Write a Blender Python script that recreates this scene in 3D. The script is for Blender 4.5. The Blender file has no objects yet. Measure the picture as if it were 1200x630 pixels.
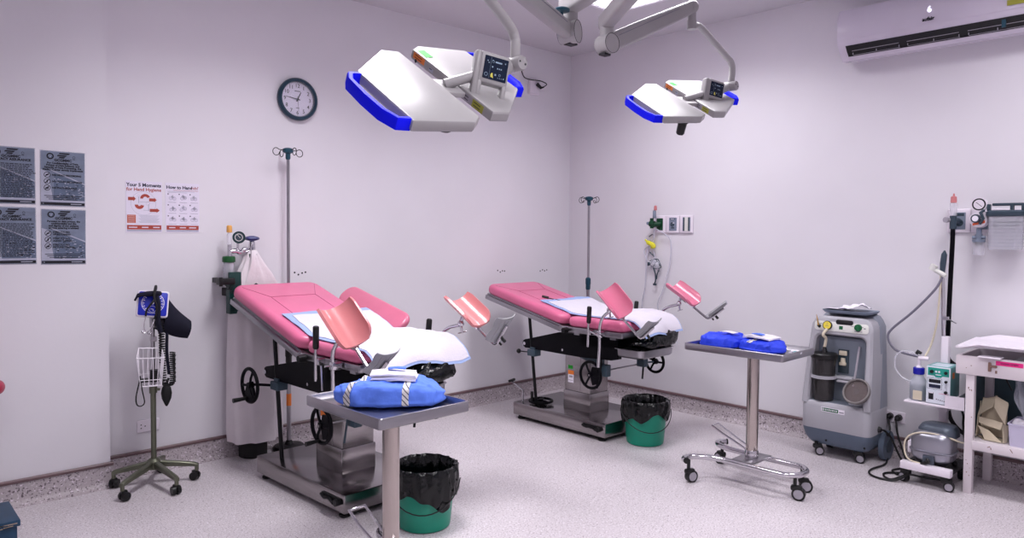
import bpy, bmesh, math, random
from math import sin, cos, pi, radians as R
from mathutils import Matrix, Vector, noise

SC = bpy.context.scene
COL = SC.collection
V = Vector
random.seed(4)

# ------------------------------------------------------------ camera, light, exposure
cd = bpy.data.cameras.new('camera')
cam = bpy.data.objects.new('camera', cd)
COL.objects.link(cam)
cd.sensor_width = 36.0
cd.lens = 25.304
cd.shift_y = -0.00874
cd.clip_start = 0.05
YAW, PITCH, ROLL = 0.81875, -0.036274, 0.00771
fw = V((cos(YAW) * cos(PITCH), sin(YAW) * cos(PITCH), sin(PITCH)))
rt = V((sin(YAW), -cos(YAW), 0.0))
up = rt.cross(fw)
r2 = rt * cos(ROLL) + up * sin(ROLL)
u2 = -rt * sin(ROLL) + up * cos(ROLL)
cm = Matrix((r2, u2, -fw)).transposed().to_4x4()
cm.translation = (0, 0, 1.44)
cam.matrix_world = cm
SC.camera = cam

SC.view_settings.view_transform = 'Standard'
SC.view_settings.look = 'None'
SC.view_settings.gamma = 1.0
SC.view_settings.use_curve_mapping = False
SC.view_settings.exposure = 0.0

wd = bpy.data.worlds.new('world')
SC.world = wd
wd.use_nodes = True
wd.node_tree.nodes['Background'].inputs[0].default_value = (0.75, 0.72, 0.85, 1)
wd.node_tree.nodes['Background'].inputs[1].default_value = 0.3

LAMP_COLOR = (0.985, 0.968, 1.0)
# ceiling troffers: (x, y, watts)
FIXTURES = [(3.97, 2.90, 25), (1.85, 2.95, 37), (3.97, 0.50, 21), (1.75, 0.50, 41), (-0.45, 0.50, 16)]
FX, FY = 0.60, 1.10

# ------------------------------------------------------------ helpers
def lin(c):
    return tuple((x / 12.92 if x <= 0.04045 else ((x + 0.055) / 1.055) ** 2.4) for x in c)

MATS = {}
def mat(name, rgb, rough=0.5, metal=0.0, bump=0.0, bscale=60.0, var=0.04, vscale=8.0, spec=0.5,
        alpha=1.0, trans=0.0, emit=0.0, coat=0.0, ior=1.45, aniso=None):
    m = bpy.data.materials.new(name)
    m.use_nodes = True
    nt = m.node_tree
    b = nt.nodes['Principled BSDF']
    c = lin(rgb)
    tc = nt.nodes.new('ShaderNodeTexCoord')
    nz = nt.nodes.new('ShaderNodeTexNoise')
    nz.inputs['Scale'].default_value = vscale
    nz.inputs['Detail'].default_value = 4
    if aniso:
        mp = nt.nodes.new('ShaderNodeMapping')
        mp.inputs['Scale'].default_value = aniso
        nt.links.new(tc.outputs['Object'], mp.inputs[0])
        nt.links.new(mp.outputs[0], nz.inputs['Vector'])
    else:
        nt.links.new(tc.outputs['Object'], nz.inputs['Vector'])
    rp = nt.nodes.new('ShaderNodeValToRGB')
    rp.color_ramp.elements[0].position = 0.3
    rp.color_ramp.elements[1].position = 0.7
    rp.color_ramp.elements[0].color = tuple(max(0, x * (1 - var)) for x in c) + (1,)
    rp.color_ramp.elements[1].color = tuple(min(1, x * (1 + var)) for x in c) + (1,)
    nt.links.new(nz.outputs['Fac'], rp.inputs[0])
    nt.links.new(rp.outputs[0], b.inputs['Base Color'])
    b.inputs['Roughness'].default_value = rough
    b.inputs['Metallic'].default_value = metal
    b.inputs['Specular IOR Level'].default_value = spec
    b.inputs['Alpha'].default_value = alpha
    b.inputs['Transmission Weight'].default_value = trans
    b.inputs['Coat Weight'].default_value = coat
    b.inputs['IOR'].default_value = ior
    if emit:
        b.inputs['Emission Color'].default_value = c + (1,)
        b.inputs['Emission Strength'].default_value = emit
    if bump:
        n2 = nt.nodes.new('ShaderNodeTexNoise')
        n2.inputs['Scale'].default_value = bscale
        n2.inputs['Detail'].default_value = 3
        nt.links.new(tc.outputs['Object'], n2.inputs['Vector'])
        bp = nt.nodes.new('ShaderNodeBump')
        bp.inputs['Strength'].default_value = bump
        bp.inputs['Distance'].default_value = 0.01
        nt.links.new(n2.outputs['Fac'], bp.inputs['Height'])
        nt.links.new(bp.outputs[0], b.inputs['Normal'])
    MATS[name] = m
    return m

def speckle(name, base, dark, light, rough, scale=125.0):
    """terrazzo: fine dark and light chips in a pale ground"""
    m = bpy.data.materials.new(name)
    m.use_nodes = True
    nt = m.node_tree
    b = nt.nodes['Principled BSDF']
    tc = nt.nodes.new('ShaderNodeTexCoord')
    def chips(sc, lo, hi):
        v = nt.nodes.new('ShaderNodeTexNoise')
        v.inputs['Scale'].default_value = sc
        v.inputs['Detail'].default_value = 2
        nt.links.new(tc.outputs['Object'], v.inputs['Vector'])
        r = nt.nodes.new('ShaderNodeValToRGB')
        r.color_ramp.elements[0].position = lo
        r.color_ramp.elements[1].position = hi
        nt.links.new(v.outputs['Fac'], r.inputs[0])
        return r.outputs[0]
    def mix(fac, a, bcol):
        x = nt.nodes.new('ShaderNodeMix')
        x.data_type = 'RGBA'
        nt.links.new(fac, x.inputs[0])
        if isinstance(a, tuple):
            x.inputs[6].default_value = lin(a) + (1,)
        else:
            nt.links.new(a, x.inputs[6])
        x.inputs[7].default_value = lin(bcol) + (1,)
        return x.outputs[2]
    c0 = mix(chips(1.3, 0.35, 0.7), base, tuple(x * 0.95 for x in base))
    c1 = mix(chips(scale, 0.57, 0.66), c0, dark)
    c2 = mix(chips(scale * 0.8, 0.60, 0.68), c1, light)
    c3 = mix(chips(scale * 0.45, 0.66, 0.72), c2, dark)
    nt.links.new(c3, b.inputs['Base Color'])
    b.inputs['Roughness'].default_value = rough
    MATS[name] = m
    return m

def T(x, y, z):
    return Matrix.Translation((x, y, z))
def RX(a):
    return Matrix.Rotation(R(a), 4, 'X')
def RY(a):
    return Matrix.Rotation(R(a), 4, 'Y')
def RZ(a):
    return Matrix.Rotation(R(a), 4, 'Z')
I4 = Matrix.Identity(4)
FACE_S = RX(90)                  # text/plates on the back wall, read facing +Y
FACE_W = RZ(-90) @ RX(90)        # text/plates on the right wall, read facing +X

def rrect(w, h, r, n=5):
    r = max(1e-4, min(r, w / 2 - 1e-4, h / 2 - 1e-4))
    pts = []
    for k, (sx, sy) in enumerate(((1, 1), (-1, 1), (-1, -1), (1, -1))):
        for i in range(n + 1):
            a = pi / 2 * k + pi / 2 * i / n
            pts.append((sx * (w / 2 - r) + r * cos(a), sy * (h / 2 - r) + r * sin(a)))
    return pts

class MB:
    """collects shapes into one mesh object"""
    def __init__(s):
        s.bm = bmesh.new()
        s.mi = 0
    def _f(s, vs):
        try:
            f = s.bm.faces.new(vs)
            f.material_index = s.mi
            f.smooth = True
            return f
        except ValueError:
            return None
    def slot(s, i):
        s.mi = i
        return s
    def loft(s, rings, caps=True, closed=True, loop=False):
        vr = [[s.bm.verts.new(p) for p in r] for r in rings]
        n = len(vr[0])
        m = len(vr)
        for i in range(m if loop else m - 1):
            a, b = vr[i], vr[(i + 1) % m]
            for j in range(n if closed else n - 1):
                k = (j + 1) % n
                s._f((a[j], a[k], b[k], b[j]))
        if caps and not loop:
            s._f(list(reversed(vr[0])))
            s._f(vr[-1])
        return s
    def box(s, c, d, M=I4, bev=0.0, seg=2):
        x, y, z = (k / 2 for k in d)
        c = V(c)
        if bev <= 0:
            P = [M @ (c + V((sx * x, sy * y, sz * z))) for sz in (-1, 1) for sx, sy in ((-1, -1), (1, -1), (1, 1), (-1, 1))]
            return s.loft([P[:4], P[4:]])
        return s.slab(T(*c) if M is I4 else M @ T(*c), d[0], d[1], d[2], bev, bev, seg, True)
    def slab(s, M, w, h, t, r, b, seg=4, mid=False, n=5):
        """rounded-rectangle cushion/plate, z 0..t (or centred), edge rounding b"""
        z0 = -t / 2 if mid else 0.0
        b = min(b, t / 2 - 1e-5)
        rings = []
        for sgn in (0, 1):
            for i in range(seg + 1):
                a = pi / 2 * i / seg
                if sgn == 0:
                    ins, z = b * (1 - sin(a)), b * (1 - cos(a))
                else:
                    ins, z = b * (1 - cos(a)), t - b * (1 - sin(a))
                rings.append([M @ V((x, y, z0 + z)) for x, y in rrect(w - 2 * ins, h - 2 * ins, r - ins + 1e-4, n)])
        return s.loft(rings)
    def cyl(s, p0, p1, r0, r1=None, n=16, M=I4, caps=True):
        p0, p1 = V(p0), V(p1)
        r1 = r0 if r1 is None else r1
        return s.tube([p0, p1], [r0, r1], n, M=M, caps=caps)
    def tube(s, pts, r, n=8, M=I4, closed=False, caps=True, sub=0):
        pts = [V(p) for p in pts]
        if sub:
            q = []
            m = len(pts)
            for i in range(m if closed else m - 1):
                p0 = pts[i - 1] if (i > 0 or closed) else pts[0]
                p1, p2 = pts[i], pts[(i + 1) % m]
                p3 = pts[(i + 2) % m] if (i + 2 < m or closed) else pts[-1]
                for k in range(sub):
                    t = k / sub
                    q.append(0.5 * ((2 * p1) + (p2 - p0) * t + (2 * p0 - 5 * p1 + 4 * p2 - p3) * t * t + (3 * p1 - p0 - 3 * p2 + p3) * t ** 3))
            if not closed:
                q.append(pts[-1])
            pts = q
        m = len(pts)
        rr = r if isinstance(r, (list, tuple)) else None
        tang = []
        for i in range(m):
            a = pts[i - 1] if (i > 0 or closed) else pts[0]
            b = pts[(i + 1) % m] if (i < m - 1 or closed) else pts[-1]
            d = (b - a)
            tang.append(d.normalized() if d.length > 1e-9 else V((0, 0, 1)))
        t0 = tang[0]
        nrm = t0.orthogonal().normalized()
        rings = []
        for i in range(m):
            t1 = tang[i]
            q = t0.rotation_difference(t1)
            nrm = (q @ nrm)
            nrm = (nrm - t1 * nrm.dot(t1)).normalized()
            bi = t1.cross(nrm)
            rad = (rr[min(i * len(rr) // m, len(rr) - 1)] if rr and len(rr) != m else (rr[i] if rr else r))
            rings.append([M @ (pts[i] + (nrm * cos(2 * pi * j / n) + bi * sin(2 * pi * j / n)) * rad) for j in range(n)])
            t0 = t1
        return s.loft(rings, caps=caps, loop=closed)
    def lathe(s, prof, M=I4, n=24, caps=True, wob=None):
        rings = []
        for k, (r, z) in enumerate(prof):
            ring = []
            for j in range(n):
                a = 2 * pi * j / n
                p = V((r * cos(a), r * sin(a), z))
                if wob:
                    p = wob(p, a, k)
                ring.append(M @ p)
            rings.append(ring)
        return s.loft(rings, caps=caps)
    def torus(s, M, r, t, n=28, k=8):
        return s.tube([V((r * cos(2 * pi * i / n), r * sin(2 * pi * i / n), 0)) for i in range(n)], t, k, M=M, closed=True)
    def prism(s, pts, z0, z1, M=I4):
        return s.loft([[M @ V((x, y, z0)) for x, y in pts], [M @ V((x, y, z1)) for x, y in pts]])
    def poly(s, pts, M=I4):
        s._f([s.bm.verts.new(M @ V((p[0], p[1], p[2] if len(p) > 2 else 0))) for p in pts])
        return s
    def rect(s, x, y, w, h, M=I4, z=0.0):
        return s.poly([(x - w / 2, y - h / 2, z), (x + w / 2, y - h / 2, z), (x + w / 2, y + h / 2, z), (x - w / 2, y + h / 2, z)], M)
    def disc(s, x, y, r, M=I4, z=0.0, n=20):
        return s.poly([(x + r * cos(2 * pi * i / n), y + r * sin(2 * pi * i / n), z) for i in range(n)], M)
    def ring2(s, x, y, r0, r1, M=I4, z=0.0, n=20):
        a = [M @ V((x + r0 * cos(2 * pi * i / n), y + r0 * sin(2 * pi * i / n), z)) for i in range(n)]
        b = [M @ V((x + r1 * cos(2 * pi * i / n), y + r1 * sin(2 * pi * i / n), z)) for i in range(n)]
        return s.loft([b, a], caps=False)
    def sheet(s, fn, nu, nv, th, M=I4):
        """thickened surface fn(u,v) -> Vector, u,v in 0..1"""
        P = [[V(fn(i / nu, j / nv)) for j in range(nv + 1)] for i in range(nu + 1)]
        top, bot = [], []
        for i in range(nu + 1):
            a, b = [], []
            for j in range(nv + 1):
                du = P[min(i + 1, nu)][j] - P[max(i - 1, 0)][j]
                dv = P[i][min(j + 1, nv)] - P[i][max(j - 1, 0)]
                nn = du.cross(dv)
                nn = nn.normalized() if nn.length > 1e-12 else V((0, 0, 1))
                a.append(s.bm.verts.new(M @ (P[i][j] + nn * th / 2)))
                b.append(s.bm.verts.new(M @ (P[i][j] - nn * th / 2)))
            top.append(a)
            bot.append(b)
        for i in range(nu):
            for j in range(nv):
                s._f((top[i][j], top[i + 1][j], top[i + 1][j + 1], top[i][j + 1]))
                s._f((bot[i][j], bot[i][j + 1], bot[i + 1][j + 1], bot[i + 1][j]))
        for i in range(nu):
            for j, fl in ((0, 1), (nv, 0)):
                q = (top[i][j], bot[i][j], bot[i + 1][j], top[i + 1][j])
                s._f(q if not fl else q[::-1])
        for j in range(nv):
            for i, fl in ((0, 0), (nu, 1)):
                q = (top[i][j], bot[i][j], bot[i][j + 1], top[i][j + 1])
                s._f(q if not fl else q[::-1])
        return s
    def blob(s, fn, nu=28, nv=16, M=I4):
        """closed surface fn(theta 0..2pi, phi -pi/2..pi/2)"""
        rings = []
        for i in range(1, nv):
            ph = -pi / 2 + pi * i / nv
            rings.append([M @ V(fn(2 * pi * j / nu, ph)) for j in range(nu)])
        s.loft(rings, caps=False)
        return s.bm, rings
    def ball(s, c, r, sc=(1, 1, 1), n=14, M=I4):
        c = V(c)
        rings = []
        for i in range(n // 2 + 1):
            ph = -pi / 2 + pi * i / (n // 2)
            ph = max(-pi / 2 + 0.06, min(pi / 2 - 0.06, ph))
            rings.append([M @ (c + V((r * sc[0] * cos(ph) * cos(2 * pi * j / n), r * sc[1] * cos(ph) * sin(2 * pi * j / n), r * sc[2] * sin(ph)))) for j in range(n)])
        return s.loft(rings)
    def text(s, body, size, M, bold=0.0, align='CENTER', res=2):
        cu = bpy.data.curves.new('lettering', 'FONT')
        cu.body = body
        cu.size = size
        cu.align_x = align
        cu.align_y = 'CENTER'
        cu.offset = bold * size
        cu.resolution_u = res
        ob = bpy.data.objects.new('lettering', cu)
        COL.objects.link(ob)
        bpy.context.view_layer.update()
        me = bpy.data.meshes.new_from_object(ob.evaluated_get(bpy.context.evaluated_depsgraph_get()))
        bpy.data.objects.remove(ob)
        bpy.data.curves.remove(cu)
        me.transform(M)
        n0 = len(s.bm.faces)
        s.bm.from_mesh(me)
        s.bm.faces.ensure_lookup_table()
        for f in s.bm.faces[n0:]:
            f.material_index = s.mi
        bpy.data.meshes.remove(me)
        return s
    def build(s, name, material, parent=None, angle=38):
        bm = s.bm
        bmesh.ops.remove_doubles(bm, verts=bm.verts, dist=1e-6)
        flat = [f for f in bm.faces]
        if any(len(f.verts) > 2 for f in flat):
            try:
                bmesh.ops.recalc_face_normals(bm, faces=flat)
            except Exception:
                pass
        lim = R(angle)
        for e in bm.edges:
            if len(e.link_faces) == 2:
                e.smooth = e.calc_face_angle(0.0) < lim
            else:
                e.smooth = True
        me = bpy.data.meshes.new(name)
        bm.to_mesh(me)
        bm.free()
        for m in (material if isinstance(material, (list, tuple)) else [material]):
            me.materials.append(MATS[m] if isinstance(m, str) else m)
        o = bpy.data.objects.new(name, me)
        COL.objects.link(o)
        if parent is not None:
            o.parent = parent
        return o
    def flat(s, name, material, parent=None):
        """open sheets whose face direction must be kept (print on posters, labels)"""
        bm = s.bm
        me = bpy.data.meshes.new(name)
        bm.to_mesh(me)
        bm.free()
        for m in (material if isinstance(material, (list, tuple)) else [material]):
            me.materials.append(MATS[m] if isinstance(m, str) else m)
        o = bpy.data.objects.new(name, me)
        COL.objects.link(o)
        if parent is not None:
            o.parent = parent
        return o

def tag(o, label, cat, group=None, kind=None):
    o['label'] = label
    o['category'] = cat
    if group:
        o['group'] = group
    if kind:
        o['kind'] = kind
    return o

def thing(name, label, cat, loc=(0, 0, 0), rz=0.0, group=None):
    o = bpy.data.objects.new(name, None)
    o.empty_display_size = 0.1
    COL.objects.link(o)
    o.location = loc
    o.rotation_euler = (0, 0, R(rz))
    return tag(o, label, cat, group)

def struct(o):
    o['kind'] = 'structure'
    return o

def copy_tree(o, parent=None):
    c = o.copy()
    COL.objects.link(c)
    if parent is not None:
        c.parent = parent
    for ch in list(o.children):
        copy_tree(ch, c)
    return c

def nz(p, s=1.0, o=0.0):
    return noise.noise(V((p[0] * s + o, p[1] * s + o * 1.7, p[2] * s - o)))

# ------------------------------------------------------------ materials
mat('wall paint', (0.88, 0.868, 0.893), 0.55, bump=0.04, bscale=35, var=0.025, vscale=1.6)
mat('ceiling paint', (0.81, 0.80, 0.825), 0.8, var=0.02, vscale=1.5)
speckle('terrazzo', (0.81, 0.78, 0.80), (0.55, 0.50, 0.53), (0.92, 0.90, 0.93), 0.38)
speckle('terrazzo skirting', (0.71, 0.67, 0.69), (0.34, 0.29, 0.32), (0.86, 0.82, 0.86), 0.5, 90)
mat('brown rail', (0.42, 0.33, 0.345), 0.4, var=0.12, vscale=4)
mat('brushed steel', (0.60, 0.58, 0.585), 0.19, 1.0, var=0.10, vscale=5, aniso=(1, 1, 14))
mat('polished column', (0.70, 0.66, 0.64), 0.13, 1.0, var=0.04)
mat('dull steel', (0.64, 0.63, 0.65), 0.30, 1.0, var=0.08, vscale=6)
mat('chrome', (0.80, 0.79, 0.81), 0.16, 1.0, var=0.03)
mat('dark metal', (0.12, 0.12, 0.13), 0.38, 0.6)
mat('black enamel', (0.020, 0.016, 0.042), 0.5, var=0.2, spec=0.14)
mat('black plastic', (0.035, 0.035, 0.045), 0.42, var=0.2)
mat('rubber', (0.05, 0.05, 0.06), 0.7)
mat('pink vinyl', (0.84, 0.42, 0.57), 0.38, bump=0.03, bscale=200, var=0.06, vscale=5, coat=0.15)
mat('pink seam', (0.66, 0.30, 0.43), 0.6)
mat('salmon vinyl', (0.80, 0.49, 0.50), 0.30, var=0.05, vscale=7, coat=0.25)
mat('dusty pink vinyl', (0.80, 0.43, 0.54), 0.30, var=0.05, vscale=7, coat=0.25)
mat('blue grey paint', (0.24, 0.31, 0.36), 0.4, var=0.06)
mat('pad white', (0.83, 0.81, 0.855), 0.8, bump=0.3, bscale=90, var=0.02)
mat('pad blue', (0.60, 0.68, 0.86), 0.6, bump=0.1, bscale=60)
mat('bag black', (0.010, 0.022, 0.026), 0.17, bump=0.35, bscale=40, var=0.3, spec=0.42)
mat('bin green', (0.03, 0.53, 0.43), 0.38, var=0.05)
mat('wrap blue', (0.36, 0.51, 0.93), 0.75, bump=0.35, bscale=24, var=0.08, vscale=9)
mat('deep wrap blue', (0.16, 0.27, 0.90), 0.6, bump=0.4, bscale=26, var=0.12, vscale=9)
mat('paper white', (0.92, 0.90, 0.94), 0.75, var=0.02)
mat('white plastic', (0.90, 0.87, 0.91), 0.35, var=0.02)
mat('lamp white', (0.60, 0.588, 0.597), 0.38, var=0.02)
mat('lamp shell', (0.64, 0.628, 0.637), 0.45, var=0.02)
mat('lamp lens', (0.30, 0.30, 0.34), 0.12)
mat('handle blue', (0.06, 0.08, 0.97), 0.6, var=0.05, spec=0.15)
mat('screen navy', (0.04, 0.10, 0.19), 0.2)
mat('screen lines', (0.55, 0.64, 0.72), 0.4)
mat('screen yellow', (0.85, 0.82, 0.36), 0.4)
mat('label orange', (0.92, 0.50, 0.20), 0.5)
mat('label green', (0.10, 0.66, 0.16), 0.5)
mat('label yellow', (0.62, 0.62, 0.22), 0.5)
mat('label grey', (0.62, 0.60, 0.64), 0.5)
mat('ink', (0.06, 0.06, 0.10), 0.6)
mat('grey ink', (0.45, 0.44, 0.50), 0.6)
mat('navy ink', (0.10, 0.11, 0.22), 0.6)
mat('poster red', (0.66, 0.27, 0.22), 0.55)
mat('poster orange', (0.74, 0.38, 0.28), 0.55)
mat('poster paper', (0.89, 0.87, 0.93), 0.5, var=0.01)
mat('poster grey', (0.64, 0.65, 0.72), 0.5)
mat('notice slate', (0.46, 0.50, 0.58), 0.42, var=0.14, vscale=14, bump=0.12, bscale=20)
mat('notice pale', (0.68, 0.69, 0.76), 0.42, var=0.12, vscale=16)
mat('notice mid', (0.36, 0.41, 0.50), 0.42, var=0.16, vscale=22)
mat('clock rim', (0.11, 0.22, 0.29), 0.32, var=0.06)
mat('clock face', (0.85, 0.83, 0.90), 0.45, var=0.01)
mat('olive metal', (0.42, 0.43, 0.37), 0.36, 0.75, var=0.06)
mat('gauge blue', (0.06, 0.13, 0.66), 0.3, var=0.06)
mat('cuff navy', (0.025, 0.025, 0.13), 0.85, bump=0.2, bscale=200, var=0.15)
mat('wire white', (0.93, 0.91, 0.94), 0.4)
mat('wire black', (0.03, 0.03, 0.04), 0.5)
mat('cloth white', (0.86, 0.83, 0.85), 0.9, bump=0.25, bscale=45, var=0.05, vscale=6)
mat('cylinder green', (0.03, 0.20, 0.19), 0.4, var=0.08)
mat('valve blue', (0.08, 0.13, 0.42), 0.4)
mat('brass', (0.72, 0.57, 0.33), 0.3, 0.9)
mat('amber cap', (0.88, 0.66, 0.36), 0.45)
mat('cap green', (0.04, 0.30, 0.13), 0.4)
mat('clear plastic', (0.90, 0.90, 0.94), 0.12, alpha=0.32, var=0.01)
mat('clear film', (0.86, 0.87, 0.92), 0.15, alpha=0.28, var=0.05)
mat('smoked plastic', (0.19, 0.18, 0.185), 0.2, alpha=0.93)
mat('lid rim', (0.46, 0.44, 0.44), 0.35)
mat('foot plate grey', (0.60, 0.60, 0.62), 0.42, var=0.05)
mat('machine grey', (0.66, 0.655, 0.685), 0.42, var=0.03)
mat('machine panel', (0.54, 0.56, 0.61), 0.42, var=0.03)
mat('machine blue grey', (0.36, 0.41, 0.48), 0.45, var=0.05)
mat('machine recess', (0.47, 0.50, 0.55), 0.45, var=0.03)
mat('panel cream', (0.86, 0.86, 0.84), 0.4)
mat('dial yellow', (0.90, 0.82, 0.30), 0.35)
mat('tube cream', (0.80, 0.76, 0.68), 0.4)
mat('knob green', (0.04, 0.36, 0.20), 0.4)
mat('pump silver', (0.62, 0.62, 0.66), 0.30, 0.85, var=0.05)
mat('pump cap', (0.30, 0.33, 0.38), 0.4, 0.3)
mat('device teal', (0.13, 0.60, 0.54), 0.4)
mat('device side', (0.42, 0.62, 0.63), 0.45)
mat('device white', (0.86, 0.88, 0.92), 0.4)
mat('bottle blue', (0.08, 0.08, 0.62), 0.35)
mat('liquid grey', (0.20, 0.25, 0.28), 0.2)
mat('table white', (0.85, 0.815, 0.835), 0.45, var=0.05, vscale=5)
mat('rust stain', (0.52, 0.40, 0.36), 0.7)
mat('pink label', (0.90, 0.16, 0.52), 0.5)
mat('kraft', (0.78, 0.73, 0.64), 0.8, var=0.08, vscale=12)
mat('tub lilac', (0.76, 0.74, 0.83), 0.4)
mat('under table shade', (0.26, 0.34, 0.37), 0.8, var=0.1)  # dark teal standing in for the shade under the white table
mat('aircon white', (0.83, 0.80, 0.86), 0.22, var=0.015, coat=0.3)
mat('vent black', (0.015, 0.018, 0.035), 0.35)
mat('tape teal', (0.10, 0.26, 0.33), 0.5)
mat('display white', (0.95, 0.95, 1.0), 0.4, emit=1.2)
mat('outlet green', (0.02, 0.24, 0.14), 0.4)
mat('outlet slate', (0.46, 0.50, 0.57), 0.45, var=0.08)
mat('outlet dark', (0.20, 0.26, 0.31), 0.45)
mat('amber orange', (0.86, 0.38, 0.22), 0.4)
mat('yellow tag', (0.86, 0.84, 0.20), 0.5)
mat('step blue', (0.07, 0.22, 0.33), 0.5, var=0.2, vscale=14)
mat('wood worn', (0.62, 0.55, 0.48), 0.8)
mat('crimson vinyl', (0.62, 0.05, 0.22), 0.35)
mat('collar teal', (0.09, 0.26, 0.33), 0.4)
mat('fixture white', (0.86, 0.85, 0.88), 0.5)
mat('light diffuser', (1.0, 0.97, 1.0), 0.5, emit=3.0)
mat('jack dark', (0.03, 0.03, 0.05), 0.5)

def stripe_mat(name, a, b, scale, rot):
    m = bpy.data.materials.new(name)
    m.use_nodes = True
    nt = m.node_tree
    bs = nt.nodes['Principled BSDF']
    tc = nt.nodes.new('ShaderNodeTexCoord')
    mp = nt.nodes.new('ShaderNodeMapping')
    mp.inputs['Rotation'].default_value = rot
    wv = nt.nodes.new('ShaderNodeTexWave')
    wv.inputs['Scale'].default_value = scale
    rp = nt.nodes.new('ShaderNodeValToRGB')
    rp.color_ramp.interpolation = 'CONSTANT'
    rp.color_ramp.elements[0].color = lin(a) + (1,)
    rp.color_ramp.elements[1].color = lin(b) + (1,)
    rp.color_ramp.elements[1].position = 0.16
    nt.links.new(tc.outputs['Object'], mp.inputs[0])
    nt.links.new(mp.outputs[0], wv.inputs['Vector'])
    nt.links.new(wv.outputs['Fac'], rp.inputs[0])
    nt.links.new(rp.outputs[0], bs.inputs['Base Color'])
    bs.inputs['Roughness'].default_value = 0.6
    MATS[name] = m
stripe_mat('striped tape', (0.33, 0.33, 0.38), (0.86, 0.84, 0.84), 20, (0.5, 0.7, 0.3))

# ------------------------------------------------------------ the room
XE, YN, HC = 5.04, 4.60, 3.10
XW, YS = -1.6, -1.6
WT = 0.15
o = MB().box(((XE + XW) / 2, (YN + YS) / 2, -0.05), (XE - XW + 2 * WT, YN - YS + 2 * WT, 0.1)).build('floor', 'terrazzo')
struct(o)
o = MB().box(((XE + XW) / 2, YN + WT / 2, HC / 2), (XE - XW + 2 * WT, WT, HC)).build('wall_back', 'wall paint'); struct(o)
o = MB().box((XE + WT / 2, (YN + YS) / 2, HC / 2), (WT, YN - YS, HC)).build('wall_right', 'wall paint'); struct(o)
o = MB().box((XW - WT / 2, (YN + YS) / 2, HC / 2), (WT, YN - YS, HC)).build('wall_left', 'wall paint'); struct(o)
o = MB().box(((XE + XW) / 2, YS - WT / 2, HC / 2), (XE - XW + 2 * WT, WT, HC)).build('wall_front', 'wall paint'); struct(o)
PX1, PY0 = 1.098, 4.485
o = MB().box(((XW + PX1) / 2, (PY0 + YN) / 2, HC / 2), (PX1 - XW, YN - PY0, HC)).build('wall_pier', 'wall paint'); struct(o)

# ceiling with openings for the recessed troffers
cb = MB()
xs = sorted({XW - WT, XE + WT} | {f[0] - FX / 2 for f in FIXTURES} | {f[0] + FX / 2 for f in FIXTURES})
ys = sorted({YS - WT, YN + WT} | {f[1] - FY / 2 for f in FIXTURES} | {f[1] + FY / 2 for f in FIXTURES})
for i in range(len(xs) - 1):
    for j in range(len(ys) - 1):
        cx, cy = (xs[i] + xs[i + 1]) / 2, (ys[j] + ys[j + 1]) / 2
        if any(abs(cx - f[0]) < FX / 2 and abs(cy - f[1]) < FY / 2 for f in FIXTURES):
            continue
        cb.poly([(xs[i], ys[j], HC), (xs[i], ys[j + 1], HC), (xs[i + 1], ys[j + 1], HC), (xs[i + 1], ys[j], HC)])
cb.box(((XE + XW) / 2, (YN + YS) / 2, HC + 0.16), (XE - XW + 2 * WT, YN - YS + 2 * WT, 0.06))
o = cb.build('ceiling', 'ceiling paint'); struct(o)

for k, (x, y, w) in enumerate(FIXTURES):
    lab = ['recessed ceiling light near the far corner, over the farther bed',
           'recessed ceiling light above the nearer bed',
           'recessed ceiling light toward the air conditioner end of the room',
           'recessed ceiling light in the middle of the near end of the room',
           'recessed ceiling light toward the left wall of the room'][k]
    t = thing('ceiling_light', lab, 'light', (x, y, HC), 0)
    m = MB()
    for sx in (-1, 1):
        m.box((sx * (FX / 2 - 0.008), 0, 0.04), (0.016, FY, 0.09))
        m.box((sx * (FX / 2 + 0.006), 0, -0.006), (0.03, FY + 0.04, 0.012))
    for sy in (-1, 1):
        m.box((0, sy * (FY / 2 - 0.008), 0.04), (FX, 0.016, 0.09))
        m.box((0, sy * (FY / 2 + 0.006), -0.006), (FX + 0.04, 0.03, 0.012))
    m.build('frame', 'fixture white', t)
    MB().box((0, 0, 0.07), (FX - 0.03, FY - 0.03, 0.008)).build('diffuser', 'light diffuser', t)
    ld = bpy.data.lights.new('lamp', 'AREA')
    ld.shape = 'RECTANGLE'
    ld.size, ld.size_y = FX - 0.06, FY - 0.06
    ld.energy = w
    ld.spread = R(138)
    ld.color = LAMP_COLOR
    lo = bpy.data.objects.new('lamp', ld)
    COL.objects.link(lo)
    lo.parent = t
    lo.location = (0, 0, 0.06)

# coved terrazzo skirting and the brown rail above it
def skirting(name, p0, p1, nrm, rail):
    p0, p1, nrm = V(p0), V(p1), V(nrm)
    prof = [(0, 0), (0.055, 0.0), (0.04, 0.004), (0.022, 0.016), (0.012, 0.035), (0.010, 0.12), (0, 0.12)]
    m = MB()
    m.loft([[p + nrm * a + V((0, 0, b)) for a, b in prof] for p in (p0, p1)])
    struct(m.build(name, 'terrazzo skirting'))
    prof = [(0, 0.118), (0.013, 0.118), (0.017, 0.122), (0.017, 0.132), (0.013, 0.137), (0, 0.137)]
    m = MB()
    m.loft([[p + nrm * a + V((0, 0, b)) for a, b in prof] for p in (p0, p1)])
    struct(m.build(rail, 'brown rail'))
skirting('baseboard_back', (PX1, YN, 0), (XE, YN, 0), (0, -1, 0), 'trim_1')
skirting('baseboard_right', (XE, YS, 0), (XE, YN, 0), (-1, 0, 0), 'trim_2')
skirting('baseboard_pier', (XW, PY0, 0), (PX1 + 0.012, PY0, 0), (0, -1, 0), 'trim_3')

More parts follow.
